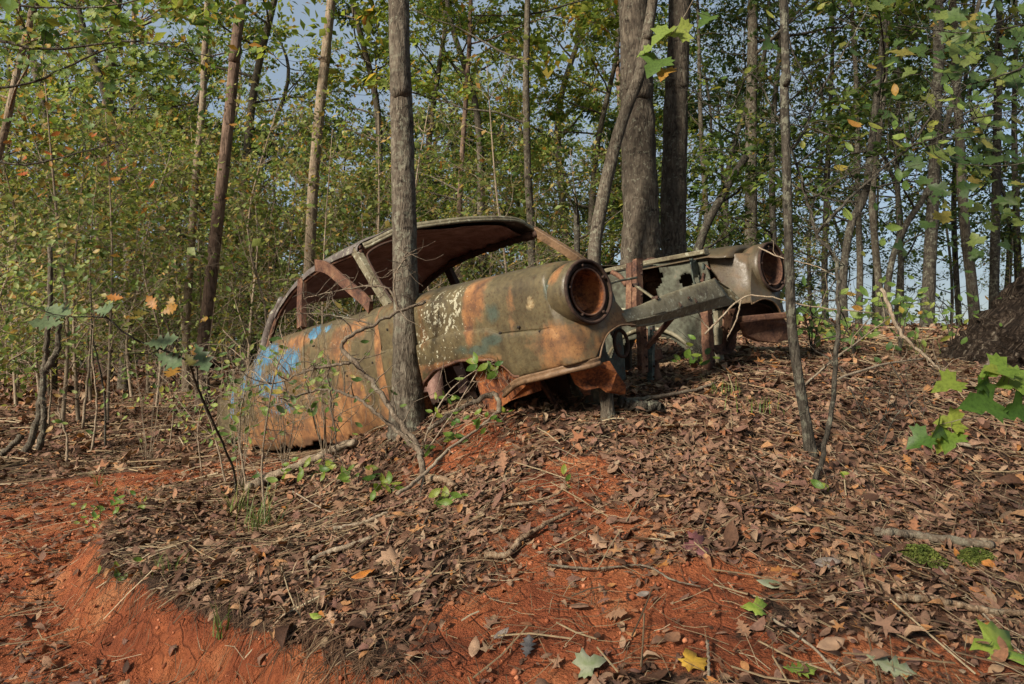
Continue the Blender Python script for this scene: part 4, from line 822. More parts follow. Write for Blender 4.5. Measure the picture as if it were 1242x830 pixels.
for px, d in [(20, 10.5), (110, 11), (180, 11.5), (300, 11.2), (335, 12), (60, 13), (150, 14), (225, 13), (315, 14), (410, 12.5), (445, 13), (470, 12), (530, 12.5), (595, 13), (660, 12.5), (-20, 12), (430, 11.8), (570, 15), (490, 15), (270, 16.5), (90, 17), (10, 16), (200, 17.5), (690, 12.5), (380, 17), (625, 16), (350, 15.5), (-30, 7.6), (95, 8.8)]: place('brush', px, d, 1.15)
for px, d in [(880, 10.5), (960, 11.5), (1220, 11.5)]: place('brush', px, d, .7)
for px, d in [(-10, 8.3), (75, 8.2), (130, 8.5), (190, 9.8), (318, 10), (395, 9.8), (450, 9.5), (520, 10), (50, 10.5), (160, 11), (240, 11.6), (350, 12), (410, 14), (280, 12.4), (610, 10.5), (20, 13), (110, 12.5)]: place('bare', px, d, 1.1)
for px, d in [(330, 17.5), (310, 22), (480, 18), (640, 22), (100, 21), (-30, 20), (760, 19), (870, 19), (590, 18), (200, 20.5), (420, 21), (550, 26)]: place('dark', px, d, 1.3)

# distant wooded slope that reads as one mass
rng = np.random.default_rng(77); n = 13000; a = np.radians(rng.uniform(-46, 12, n)); r = rng.uniform(36, 60, n); x = r * np.sin(a); y = r * np.cos(a)
hh = (2 + 4 * (fbm(a * 12, r * .0, 5.) + .5)) * rng.random(n) ** .8; pos = np.c_[x, y, gz(x, y, False) + hh]
V, T = scatter(SIMPLE, pos, unit(rng.normal(0, 1, (n, 3))), unit(rng.normal(0, .6, (n, 3)) + np.array([0, -.5, .7])), rng.uniform(.35, .8, n), 1.6)
fw = link('far_woods', tri_mesh('far_woods', V, T), M['leaf_olive'], smooth=False); tag(fw, 'distant olive green wood closing the view behind the trees', 'woods', kind='stuff')

# unseen leaf clumps added behind the camera to shade and dapple the foreground
rng = np.random.default_rng(78); nc = 470; cx_ = rng.uniform(-19, 6, nc); cy_ = rng.uniform(-11, -5, nc); cz_ = rng.uniform(2.5, 9.5, nc); nl_ = 42
pos = (np.c_[cx_, cy_, cz_][:, None] + rng.normal(0, .42, (nc, nl_, 3))).reshape(-1, 3); n = len(pos)
V, T = scatter(SIMPLE, pos, unit(rng.normal(0, 1, (n, 3))), rnd_norm(n, .7, rng), .16 * rng.lognormal(0, .3, n), 1.3)
o = link('shade_leaves', tri_mesh('shade_leaves', V, T), M['leaf_green'], smooth=False); tag(o, 'unseen leaf clumps added behind the camera to shade the foreground', 'woods', kind='stuff')

# ------------------------------------------------------------------ saplings and branches near the camera
def stem(name, label, cat, paths, mat='twig', leaves=None, lm='leaf_fresh', group=None, tmp=OVAL, base=None, seed=1, sides=8, tilt=.5, twigs=0):
    """paths: list of ([(px,py,d)...], r0, r1); leaves: list of (px,py,d,size,angle)"""
    rng = np.random.default_rng(seed); b = np.array(base if base is not None else at(*paths[0][0][0])); root = empty(name, b); tag(root, label, cat, group)
    mb = MB()
    for pts, r0, r1 in paths:
        P = catmull([at(*p) - b for p in pts], max(8, 6 * len(pts))); n = len(P); P = P + rng.normal(0, r0 * .25, P.shape); mb.tube(P, np.linspace(r0, r1, n), sides, rough=.12, seed=seed)
        for _ in range(twigs):
            q = P[rng.integers(n // 4, n)]; d = unit(rng.normal(0, 1, 3) + np.array([0, 0, .4])); ln = rng.uniform(.06, .22); tp = [q]
            for _2 in range(4): d = unit(d + rng.normal(0, .35, 3)); tp.append(tp[-1] + d * ln / 4)
            mb.tube(tp, np.linspace(min(r0 * .4, .004), .0009, 5), 4, cap=False)
    nodes = np.array([q_ for q_ in mb.v]) if mb.v else np.zeros((1, 3))
    for item in ([leaves] if leaves and not isinstance(leaves[0], list) else (leaves or [])):
        for l in item[:90]:
            q_ = at(l[0], l[1], l[2]) - b; dd_ = np.linalg.norm(nodes - q_, axis=1); m_ = int(np.argmin(dd_))
            if .01 < dd_[m_] < .45: c_ = nodes[m_]; mb.tube([c_, (c_ * .5 + q_ * .5) + np.array([0, 0, -.06 * dd_[m_]]), q_], [.0012, .001, .0007], 4, cap=False)
    mb.build('stem', M[mat], root)
    for item in ([leaves] if leaves and not isinstance(leaves[0], list) else (leaves or [])):
        pos = np.array([at(l[0], l[1], l[2]) - b for l in item]); n = len(pos); an = np.radians([l[4] if len(l) > 4 else rng.uniform(0, 360) for l in item])
        tg = np.c_[np.cos(an), rng.normal(0, .3, n), np.sin(an)]; nm = unit(np.c_[rng.normal(0, tilt, n), -1 + rng.normal(0, .3, n), .7 + rng.normal(0, .3, n)])
        sc = np.array([l[3] / FPX * l[2] for l in item]); V, T = scatter(tmp, pos, unit(tg), nm, sc, rng.uniform(.85, 1.2, n)); link('foliage', tri_mesh('foliage', V, T), M[lm], root, smooth=False)
    return root
def rl(cx, cy, sx, sy, d, n, size, seed, sd_=.15):
    r = random.Random(seed); return [(cx + r.gauss(0, sx), cy + r.gauss(0, sy), d + r.gauss(0, sd_), size * r.uniform(.6, 1.3), r.uniform(-180, 180)) for _ in range(n)]

stem('dead_sapling', 'lichened dead sapling with crooked limbs in front of the grey trunk', 'sapling', [
    ([(512, 590, 3.1), (511, 560, 3.15), (505, 540, 3.2), (480, 505, 3.3), (455, 468, 3.4), (430, 440, 3.45), (415, 424, 3.5), (422, 410, 3.5), (452, 394, 3.55), (485, 378, 3.6), (515, 366, 3.65)], .016, .007),
    ([(506, 545, 3.2), (478, 520, 3.25), (455, 500, 3.3), (435, 484, 3.35), (400, 473, 3.4), (370, 477, 3.45), (345, 488, 3.5)], .011, .004),
    ([(425, 440, 3.45), (400, 444, 3.45), (370, 450, 3.5), (345, 462, 3.5), (318, 466, 3.55)], .009, .003),
    ([(452, 394, 3.55), (430, 388, 3.55), (400, 382, 3.6), (360, 380, 3.6)], .005, .002), ([(485, 378, 3.6), (470, 350, 3.6), (440, 348, 3.6), (400, 355, 3.65), (370, 362, 3.7)], .006, .002),
    ([(482, 378, 3.6), (478, 340, 3.6), (488, 318, 3.65), (494, 306, 3.7)], .006, .003),
    ([(400, 473, 3.4), (402, 500, 3.4), (408, 530, 3.4), (405, 560, 3.4)], .006, .002)], 'twig', rl(395, 455, 45, 32, 3.45, 34, 10, 4), 'leaf_olive', seed=60, twigs=22)
stem('fallen_branch', 'bare grey branch propped from the leaf litter towards the wheel arch', 'branch', [([(482, 600, 2.85), (515, 575, 3.0), (545, 545, 3.15), (580, 520, 3.3), (605, 498, 3.4)], .008, .006), ([(515, 575, 3.0), (508, 610, 2.9), (512, 640, 2.75)], .004, .003)], 'twig_pale', rl(600, 498, 8, 5, 3.4, 4, 14, 8), seed=61, twigs=3)
stem('branch', 'mossy branch arching over the empty wheel arch', 'branch', [([(520, 520, 3.3), (545, 504, 3.35), (575, 488, 3.4), (597, 478, 3.42), (604, 484, 3.4), (605, 502, 3.35)], .011, .012)], 'twig', rl(560, 505, 22, 12, 3.3, 14, 13, 9), seed=62, twigs=4)
stem('seedling', 'green leaved twiggy seedling growing up inside the wheel arch', 'seedling', [([(510, 560, 3.3), (520, 520, 3.3), (545, 475, 3.3), (585, 446, 3.35), (625, 440, 3.4)], .004, .0015), ([(515, 550, 3.3), (550, 500, 3.3), (580, 450, 3.35), (600, 438, 3.4)], .0035, .0015), ([(600, 445, 3.35), (612, 460, 3.35), (622, 474, 3.35)], .002, .001)], 'twig_pale', rl(590, 445, 12, 6, 3.35, 12, 15, 10) + rl(548, 478, 14, 12, 3.3, 8, 11, 11), seed=63, twigs=6)
for q, (cx, cy, lb) in enumerate([(560, 540, 'low green seedling on the red soil below the wheel arch'), (470, 600, 'low rounded green leaves by the foot of the dead sapling'), (545, 612, 'low green sprig among the litter right of the grey branch'), (390, 575, 'small dark green seedling left of the dead sapling in the litter'), (430, 590, 'pale green sprig just left of the rounded leaved seedling')]):
    p = ground_at(cx, cy); d = p[1]
    stem('seedling', lb, 'seedling', [([(cx, cy + 4, d), (cx + 4, cy - 8, d), (cx - 8, cy - 16, d)], .002, .001)], 'twig', rl(cx, cy - 8, 18, 6, d, 14, 15, 20 + q, .04), seed=64 + q, tilt=.3, base=p)
# brush in front of the boot
stem('oak_sapling', 'oak sapling with large grey green and orange leaves reaching left across the brush', 'sapling', [
    ([(287, 600, 3.9), (283, 570, 3.7), (262, 520, 3.4), (240, 470, 3.1), (228, 440, 2.9), (200, 425, 2.8), (160, 410, 2.7), (130, 385, 2.65), (116, 376, 2.6)], .007, .003),
    ([(240, 470, 3.1), (238, 445, 3.), (225, 430, 2.9)], .004, .002), ([(200, 425, 2.8), (205, 400, 2.8), (196, 385, 2.75), (194, 378, 2.7)], .003, .0015), ([(128, 385, 2.65), (90, 384, 2.6), (60, 380, 2.6), (10, 362, 2.6)], .003, .001)],
    'bark_dark', [[(88, 382, 2.6, 46, 160), (116, 378, 2.6, 40, -10), (78, 392, 2.6, 40, 200), (238, 418, 2.8, 44, -60), (190, 430, 2.75, 40, -40), (176, 418, 2.7, 44, 5), (60, 372, 2.6, 34, 100)]], 'leaf_blue', tmp=OAK, seed=71, twigs=2)
stem('oak_sprig', 'orange and rust coloured oak leaves at the sprig tip above the brush', 'branch', [([(205, 402, 2.8), (200, 388, 2.75), (190, 380, 2.7)], .0025, .0015)], 'twig', [(196, 380, 2.7, 26, 20), (202, 378, 2.7, 22, 80), (190, 376, 2.7, 24, 130), (180, 380, 2.7, 18, 190), (172, 384, 2.7, 16, 200), (215, 440, 2.85, 30, -90), (225, 430, 2.85, 24, -50), (244, 388, 2.75, 12, 0), (150, 362, 2.7, 22, 180)], 'leaf_autumn', tmp=OAK, seed=72)
for q, (bx, by, tops, lb, n) in enumerate([
    (300, 600, [(290, 520), (300, 440), (270, 400)], 'spindly leafy sapling in front of the blue painted boot', 22),
    (322, 640, [(318, 560), (330, 470), (345, 420)], 'thin brown stem with few leaves before the rear fender', 10),
    (275, 590, [(258, 520), (236, 470), (225, 450)], 'leaning dry stem left of the tail of the car', 8),
    (245, 575, [(240, 520), (250, 470), (252, 430)], 'yellow green bush beside the tail of the car', 60),
    (205, 545, [(210, 500), (205, 465), (198, 440)], 'small leafy bush left of the yellow green bush', 46)]):
    p = ground_at(bx, by); d = p[1]; pth = [(bx, by, d)] + [(x_, y_, d - .1 * i) for i, (x_, y_) in enumerate(tops)]
    tops2 = rl(np.mean([t_[0] for t_ in tops]), np.mean([t_[1] for t_ in tops]) + 10, 24, 42, d - .15, int(n * 1.3), 40 / d, 80 + q, .15)
    stem('sapling', lb, 'sapling', [(pth, .006, .002), ([pth[1], (pth[1][0] + 25, pth[1][1] - 40, d), (pth[1][0] + 60, pth[1][1] - 55, d)], .003, .001), ([pth[2], (pth[2][0] - 25, pth[2][1] - 20, d), (pth[2][0] - 50, pth[2][1] - 22, d)], .0025, .001)], 'twig_pale', tops2, 'leaf_yellow' if q > 3 else 'leaf_green', seed=80 + q, twigs=14, base=p)
for q, (bx, by, tx, ty, wp, lb) in enumerate([(80, 562, 72, 470, 3.4, 'pale thin upright stem on the leafy slope at the left'), (128, 545, 110, 340, 3, 'slim dark stem in the left brush'), (112, 430 + 120, 116, 370, 3, 'brown thin stem between the pale one and the slim dark one'), (100, 470 + 50, 118, 200, 3.6, 'long whitish sapling rising through the left brush'), (58, 520, 60, 360, 3., 'thin forked sapling beside the leaning mossy stems')]):
    p = ground_at(bx, by); d = p[1]; stem('sapling', lb, 'sapling', [([(bx, by, d), ((bx * 2 + tx) / 3 + 4, (by * 2 + ty) / 3, d), ((bx + tx * 2) / 3 - 3, (by + 2 * ty) / 3, d), (tx, ty, d)], wp / FPX * d / 2, .002)], 'twig_pale' if q != 1 else 'bark_dark', rl(tx, ty + 30, 25, 30, d, 10, 60 / d, 90 + q), 'leaf_olive', seed=90 + q, twigs=8, base=p)
for q, (bx, by, lb, sx) in enumerate([(345, 575, 'tangled leafy bramble arching in front of the blue painted rear fender', 70), (395, 562, 'thin twiggy bramble before the door of the car', 60), (292, 592, 'tall tangle of fine twigs and leaves covering the tail of the car', 50), (180, 560, 'loose leafy bramble left of the tail of the car', 60)]):
    p = ground_at(bx, by); d = p[1]; r = random.Random(300 + q); pths = []; lv = []
    for _ in range(9):
        ex, ey, hy = bx + r.uniform(-sx, sx), by - r.uniform(30, 120), by - r.uniform(70, 170); m_ = ((bx + ex) / 2 + r.uniform(-15, 15), hy); dd = d + r.uniform(-.35, .1)
        pths.append(([(bx + r.uniform(-4, 4), by, d), ((bx + m_[0]) / 2, (by + m_[1]) / 2 - 8, (d + dd) / 2), (m_[0], m_[1], dd), (ex, ey, dd)], .0028, .001)); lv += [(m_[0] + (ex - m_[0]) * f + r.gauss(0, 8), m_[1] + (ey - m_[1]) * f + r.gauss(0, 9), dd, 42 / d * r.uniform(.6, 1.4), r.uniform(-180, 180)) for f in [r.random() for _2 in range(4)]]
    stem('bramble', lb, 'bramble', pths, 'twig_pale', lv, 'leaf_green', seed=300 + q, twigs=9, base=p)
p = ground_at(33, 552); d = p[1]
stem('forked_tree', 'mossy forked stems leaning together at the left on the leafy slope', 'tree', [([(30, 552, d), (42, 520, d), (50, 480, d), (55, 440, d), (58, 405, d), (62, 300, d)], .036, .02), ([(46, 545, d), (54, 510, d), (52, 470, d)], .033, .026), ([(55, 450, d), (70, 420, d), (72, 380, d)], .035, .02), ([(28, 530, d), (-5, 555, d)], .03, .025)], 'bark_grey', rl(60, 320, 40, 40, d, 160, 9, 99, .4), 'leaf_olive', seed=99, twigs=12, base=p)

# right-hand saplings
stem('sapling', 'dark crooked sapling with wide bare limbs at the right of the car', 'sapling', [
    ([(985, 592, 2.6), (1000, 545, 2.65), (1011, 470, 2.7), (1016, 390, 2.75), (1015, 324, 2.8), (1004, 300, 2.8), (990, 283, 2.85), (972, 218, 2.9), (955, 170, 2.95), (939, 134, 3.)], .0105, .004),
    ([(990, 283, 2.85), (1010, 262, 2.85), (1033, 238, 2.9), (1070, 205, 2.95), (1104, 177, 3.), (1130, 140, 3.), (1154, 101, 3.1)], .007, .003),
    ([(957, 187, 2.95), (975, 160, 2.95), (992, 116, 3.), (1020, 70, 3.), (1053, 10, 3.1)], .006, .003), ([(972, 218, 2.9), (985, 240, 2.9), (1040, 205, 2.95), (1085, 200, 3.)], .004, .002),
    ([(1104, 177, 3.), (1140, 165, 3.), (1180, 145, 3.), (1242, 132, 3.1)], .005, .002), ([(939, 134, 3.), (910, 90, 3.), (880, 140, 3.1), (840, 110, 3.1)], .004, .0015), ([(992, 116, 3.), (960, 60, 3.), (955, 0, 3.)], .004, .002)],
    'bark_dark', rl(1080, 150, 90, 60, 3.0, 70, 17, 110, .3), 'leaf_green', seed=110, twigs=34, tmp=OVAL)
p = ground_at(1100, 385)
stem('fallen_branch', 'bare branch slanting over the litter towards the big leaning trunk', 'branch', [([(1070, 350, 4.4), (1090, 400, 4.3), (1120, 430, 4.2), (1150, 456, 4.1)], .012, .007), ([(990, 470, 3.6), (1060, 445, 3.9), (1120, 435, 4.1)], .008, .005), ([(960, 480, 3.5), (1020, 430, 3.8), (1080, 385, 4.2)], .006, .003)], 'twig_pale', seed=112, twigs=8)
stem('brush_heap', 'tangle of grey twigs on the ground right of the dark sapling', 'twigs', [([(1040, 500, 3.2), (1060, 470, 3.3), (1110, 520, 3.2)], .003, .001), ([(1050, 530, 3.0), (1075, 500, 3.1), (1080, 450, 3.2)], .003, .001), ([(1070, 540, 2.9), (1090, 500, 3.), (1130, 470, 3.1)], .003, .001), ([(1030, 470, 3.3), (1050, 510, 3.2), (1090, 590, 2.7)], .003, .001), ([(1080, 440, 3.5), (1100, 480, 3.2), (1120, 560, 2.9)], .003, .001)], 'bark_dark', seed=113, twigs=9)
stem('hanging_vine', 'bare pale vine looping in front of the crossmember and far fender', 'vine', [([(855, 405, 3.6), (870, 390, 3.6), (900, 362, 3.6), (930, 360, 3.55), (985, 372, 3.5), (1060, 380, 3.4)], .005, .003), ([(899, 364, 3.6), (893, 388, 3.6), (882, 410, 3.6)], .004, .003), ([(920, 300, 3.7), (945, 312, 3.6), (985, 322, 3.5), (1015, 335, 3.4)], .004, .002), ([(845, 372, 3.6), (852, 390, 3.6), (862, 400, 3.6)], .004, .003)], 'twig_pale', seed=114, twigs=1)
stem('maple_seedling', 'maple seedling with bright green lobed leaves hanging in at the right edge', 'seedling', [([(1262, 500, 2.), (1235, 478, 2.), (1200, 462, 2.05), (1154, 458, 2.1)], .003, .001), ([(1235, 480, 2.), (1200, 500, 2.05), (1140, 515, 2.1)], .002, .001)], 'twig', [[(1222, 445, 2., 36, 160), (1160, 462, 2.05, 34, 200), (1195, 462, 2., 28, 190), (1225, 454, 2., 36, 200), (1242, 462, 2., 32, 170), (1205, 485, 2., 54, 190), (1240, 490, 2., 40, 200), (1140, 516, 2.1, 34, 200), (1165, 512, 2.1, 30, 170), (1125, 528, 2.1, 30, 230), (1154, 525, 2.1, 32, 260), (1140, 530, 2.1, 24, 250)]], 'leaf_fresh', tmp=MAPLE, seed=115, tilt=.5)
stem('maple_sprig', 'overhanging maple leaves in the top right corner', 'branch', [([(1290, 60, 4.), (1220, 90, 4.), (1160, 110, 4.), (1110, 150, 4.)], .006, .002), ([(1290, 180, 4.), (1230, 200, 4.), (1170, 200, 4.)], .005, .002), ([(1290, 20, 4.), (1180, 40, 4.), (1090, 30, 4.)], .005, .002)], 'bark_dark', rl(1185, 60, 55, 42, 4.4, 110, 17, 118, .4) + rl(1190, 190, 45, 70, 4.4, 110, 16, 119, .4), 'leaf_dark', tmp=MAPLE, seed=118, tilt=.6, twigs=8)
stem('maple_sprig', 'yellow green maple leaves hanging in front of the thick trunk at the top', 'branch', [([(860, -40, 3.6), (830, 20, 3.6), (800, 60, 3.6), (795, 76, 3.6)], .003, .001)], 'twig', [(812, 36, 3.6, 34, 200), (835, 40, 3.6, 30, 180), (800, 72, 3.6, 34, 240), (806, 84, 3.6, 24, 260), (790, 60, 3.6, 20, 180), (862, 20, 3.6, 26, 220), (935, 52, 3.6, 24, 220)], 'leaf_green', tmp=MAPLE, seed=120)
stem('oak_sprig', 'dark oak branch hanging across the top left with brown and orange leaves', 'branch', [([(-40, 180, 5.), (20, 200, 5.), (80, 190, 5.), (150, 170, 5.)], .01, .003), ([(-40, 110, 5.), (40, 100, 5.), (130, 60, 5.), (220, 50, 5.)], .01, .003)], 'bark_dark', rl(70, 185, 60, 24, 5., 70, 11, 122, .4) , 'leaf_autumn', tmp=OAK, seed=122, twigs=12, tilt=.7)
stem('oak_sprig', 'leafy green oak branches filling the top left corner', 'branch', [([(-40, 40, 5.), (60, 60, 5.), (160, 50, 5.), (260, 70, 5.)], .012, .003), ([(-40, 0, 5.), (100, 10, 5.), (220, -10, 5.)], .01, .003)], 'bark_dark', rl(110, 60, 90, 45, 5.4, 620, 13, 123, .6), 'leaf_green', tmp=OAK, seed=123, twigs=14, tilt=.7)

for q, (cx, cy, sx, sy, n, lb) in enumerate([(1035, 395, 30, 34, 70, 'low leafy bush on the right crest left of the dark straight trunk'), (1092, 372, 26, 30, 60, 'leafy bush at the foot of the dark straight trunk'), (1155, 385, 28, 34, 60, 'leafy bush between the dark straight trunk and the leaning trunk'), (985, 385, 22, 34, 50, 'small leafy bush just right of the far headlight'), (848, 430, 14, 12, 26, 'bright green plant seen through the far wheel arch')]):
    p = ground_at(cx, 432 if q < 4 else 446, 9.); d = p[1]; b0 = (cx, CYP - (p[2] - H) / d * FPX, d)
    stem('bush', lb, 'bush', [([b0, (cx - 6, cy + 10, d), (cx - sx * .8, cy - sy * .6, d)], .006, .002), ([b0, (cx + 8, cy + 8, d), (cx + sx, cy - sy * .7, d)], .005, .002), ([b0, (cx, cy - 5, d), (cx + 4, cy - sy, d)], .005, .002)], 'bark_dark', rl(cx, cy, sx, sy * .6, d, n, 60 / d, 160 + q, .3), 'leaf_green' if q < 4 else 'leaf_fresh', seed=160 + q, twigs=12, base=p)
# ------------------------------------------------------------------ sticks, roots, stump, log
def stick(name, label, pts, r0, r1, mat='twig_pale', cat='stick', lift=.9, wob=.3, sides=9):
    P = []
    for px, py in pts:
        p = ground_at(px, py); P.append(p + np.array([0, 0, r0 * lift + .012]))
    P = catmull(P, 8 * len(P)); b = P[0].copy(); P = P - b; n = len(P); rng = np.random.default_rng(int(pts[0][0] * 7 + pts[0][1])); P = P + rng.normal(0, r0 * wob, P.shape) * np.array([1, 1, .3])
    mb = MB(); mb.tube(P, np.linspace(r0, r1, n), sides, rough=.15, seed=pts[0][0]); o = mb.build(name, M[mat]); o.location = Vector(map(float, b)); tag(o, label, cat); return o
stick('stick', 'pale bent stick lying on the litter left of the large tan leaf', [(372, 694), (392, 680), (420, 672), (450, 660)], .011, .008)
stick('stick', 'longer pale stick behind the bent one on the mound', [(405, 647), (440, 640), (470, 628)], .008, .006)
stick('root', 'knobby exposed root left of the bare red patch', [(590, 682), (615, 682), (632, 664), (660, 645), (700, 625)], .011, .006, 'root', 'root')
stick('root', 'thin root curving across the litter above the knobby one', [(612, 620), (650, 615), (680, 605)], .006, .004, 'root', 'root')
stick('twig', 'thin dark twig across the top of the bare red patch', [(665, 693), (720, 697), (780, 693), (815, 710), (850, 720)], .004, .002, 'twig', 'twig')
stick('log', 'weathered grey log above the green moss patch', [(1062, 656), (1100, 658), (1150, 666), (1206, 672)], .015, .012, 'twig', 'log')
stick('root', 'brown exposed root running to the right edge below the moss', [(1085, 735), (1130, 738), (1165, 745), (1200, 752), (1245, 755)], .010, .008, 'root', 'root')
stick('root', 'dark root continuing right from the grey log', [(1170, 662), (1210, 664), (1250, 662)], .008, .007, 'root', 'root')
stick('stick', 'thin straight pale stick at the bottom right slanting down', [(1140, 695), (1190, 750), (1238, 800)], .0035, .002)
stick('stick', 'thin curved pale stick at the bottom middle slanting down', [(935, 758), (980, 790), (1020, 828)], .0035, .003)
stick('stick', 'upright looking short stick at the bottom of the red patch', [(858, 785), (859, 805), (860, 832)], .0035, .003)
stick('log', 'half rotten log lying on the litter below the trunk foot', [(300, 600), (345, 580), (390, 560), (430, 545)], .03, .02, 'twig_pale', 'log')
stick('root', 'curved root at the foot of the dead sapling', [(520, 588), (540, 590), (553, 602)], .014, .01, 'root', 'root')
stick('stick', 'grey branch lying under the front of the car', [(755, 492), (790, 488), (840, 480), (870, 470)], .012, .006, 'twig', 'stick')
stick('log', 'short dark rotten log below the front of the car', [(757, 500), (775, 503), (800, 504)], .028, .024, 'bark_dark', 'log')
stick('stick', 'thin stick lying on the litter left of the right sapling', [(905, 560), (940, 585), (965, 592)], .005, .003)
stick('stick', 'brown stick on the litter right of the tangled twigs', [(1120, 540), (1160, 545), (1190, 550)], .009, .007)
stick('stick', 'long thin stick on the mound crest beside the grass', [(355, 600), (400, 625), (440, 620)], .004, .002)
p = ground_at(736, 508); mb = MB(); mb.tube([(0, 0, -.08), (.003, 0, 0), (.0, .0, .05), (-.005, 0, .1), (-.008, 0, .15)], [.045, .036, .032, .031, .028], 22, rough=.2, seed=4.); o = mb.build('stump', M['bark_grey']); o.location = Vector(map(float, p)); tag(o, 'short grey stump propping up the front of the car', 'stump')
# moss
def moss(px, py, rx, ry, lb):
    p = ground_at(px, py); rng = np.random.default_rng(int(px)); n = 2600; a = rng.random(n) * 6.283; q = np.sqrt(rng.random(n)); x = p[0] + rx * q * np.cos(a); y = p[1] + ry * q * np.sin(a); hgt = .028 * (1 - q ** 2) + .010
    pos = np.c_[x, y, gz(x, y) + hgt] - p; V, T = scatter(SIMPLE, pos, unit(rng.normal(0, 1, (n, 3))), rnd_norm(n, .9, rng), .008 * rng.uniform(.7, 1.4, n), 1.6)
    o = link('moss_patch', tri_mesh('moss_patch', V, T), M['moss'], smooth=False); o.location = Vector(map(float, p)); tag(o, lb, 'moss')
moss(1118, 680, .07, .045, 'bright green moss cushion under the left end of the grey log'); moss(1182, 684, .06, .03, 'smaller pale green moss patch under the right end of the log')

# roots and straw hanging over the rim of the cut bank, and crumbs of clay
rng = np.random.default_rng(91); mb = MB(); seg = EDGE[1:10]
for i in range(900):
    k_ = rng.integers(0, len(seg) - 1); a, b = seg[k_], seg[k_ + 1]; q = a + (b - a) * rng.random(); d = unit(b - a); out = np.array([-d[1], d[0]]) * 1.0
    if edge_sd(np.array([q[0] + out[0] * .1]), np.array([q[1] + out[1] * .1]))[0] > 0: out = -out
    p = q - out * rng.uniform(-.0, .10); ln = rng.uniform(.03, .09) * (1.6 if rng.random() < .10 else 1); pts = []
    sl = rng.normal(0, .9)
    for f in np.linspace(0, 1, 5):
        xy = p + out * (ln * f * .8) + d * sl * ln * f; pts.append((xy[0], xy[1], float(gz(xy[0], xy[1])) + .008 + .012 * math.sin(f * 3) * rng.random()))
    r_ = rng.uniform(.0007, .0018); mb.tube(pts, np.linspace(r_, r_ * .5, 5), 4, cap=False)
o = mb.build('root_fringe', M['rootlet']); tag(o, 'fine roots and dry straw hanging over the rim of the clay bank', 'roots', kind='stuff')
rng = np.random.default_rng(92); n = 9000; a_ = np.radians(rng.uniform(-38, 30, n)); r = np.sqrt(rng.uniform(1.3 ** 2, 5 ** 2, n)); x, y = r * np.sin(a_), r * np.cos(a_); kp = (clay_mask(x, y) > .55) & (rng.random(n) < .6); x, y = x[kp], y[kp]; n = len(x)
ICO = np.array([(0, 0, 1), (.9, 0, .3), (.2, .9, .3), (-.8, .5, .3), (-.7, -.6, .3), (.3, -.9, .3), (0, 0, -.6)], float); IT = np.array([(0, 1, 2), (0, 2, 3), (0, 3, 4), (0, 4, 5), (0, 5, 1), (6, 2, 1), (6, 3, 2), (6, 4, 3), (6, 5, 4), (6, 1, 5)])
sc = np.minimum(.0045 * rng.lognormal(0, .72, n), .011); V, T = scatter((ICO, IT), np.c_[x, y, gz(x, y) + sc * .3], unit(rng.normal(0, 1, (n, 3))), unit(rng.normal(0, 1, (n, 3))), sc, rng.uniform(.7, 1.2, n))
k = NT('clay_crumb'); M['crumb'] = k.done(k.ramp(k.island(), [(0, (.13, .045, .024)), (.5, (.31, .098, .046)), (1, (.46, .19, .10))]), .95, .1)
o = link('clay_crumbs', tri_mesh('clay_crumbs', V, T), M['crumb'], smooth=False); tag(o, 'small crumbs of red clay scattered on the bare soil', 'clay', kind='stuff')

# grass tufts
def tuft(px, py, n, hgt, lb, spread=.05, seed=1, mat='grass'):
    p = ground_at(px, py); rng = np.random.default_rng(seed); V = []; F = []
    for i in range(n):
        a = rng.random() * 6.283; b = np.array([rng.normal(0, spread), rng.normal(0, spread), 0]); d = np.array([math.cos(a), math.sin(a), 0]); h = hgt * rng.uniform(.5, 1.2); lean = rng.uniform(.1, .9); w_ = .0022 * rng.uniform(.7, 1.5); sdv = np.array([-d[1], d[0], 0]); o = len(V)
        for s in np.linspace(0, 1, 5):
            c = b + d * lean * h * s ** 2 + np.array([0, 0, h * (s - .35 * lean * s * s)]); ww = w_ * (1 - s ** 2 * .95); V += [c - sdv * ww, c + sdv * ww]
        F += [(o + 2 * q, o + 2 * q + 1, o + 2 * q + 3, o + 2 * q + 2) for q in range(4)]
    mb = MB(); mb.add(V, F); ob = mb.build('grass_tuft', M[mat]); ob.location = Vector(map(float, p)); tag(ob, lb, 'grass')
tuft(312, 645, 46, .20, 'tall green grass tuft on the mound left of the pale sticks', .05, 1)
tuft(285, 625, 26, .18, 'grass blades just left of the tall tuft on the mound', .03, 2)
tuft(270, 775, 12, .12, 'green grass blades hanging over the clay bank', .012, 3)
tuft(120, 590, 10, .18, 'thin upright grass at the edge of the clay track', .02, 4)
tuft(880, 478, 26, .10, 'short grass tuft below the far wheel arch', .05, 5)
tuft(915, 500, 20, .09, 'sparse grass right of the short tuft under the far fender', .05, 6)
tuft(205, 690, 22, .08, 'short grass along the rim of the clay bank', .045, 7)
tuft(375, 745, 14, .09, 'pale grass blades above the clay bank', .016, 8, 'straw')
tuft(345, 700, 16, .10, 'dry grass wisps in the litter left of the bent stick', .05, 9, 'straw')
tuft(1035, 690, 30, .07, 'dry grass clump left of the moss', .05, 10, 'straw')
tuft(1110, 430, 22, .22, 'green grass on the right crest below the dark trunk', .06, 11)
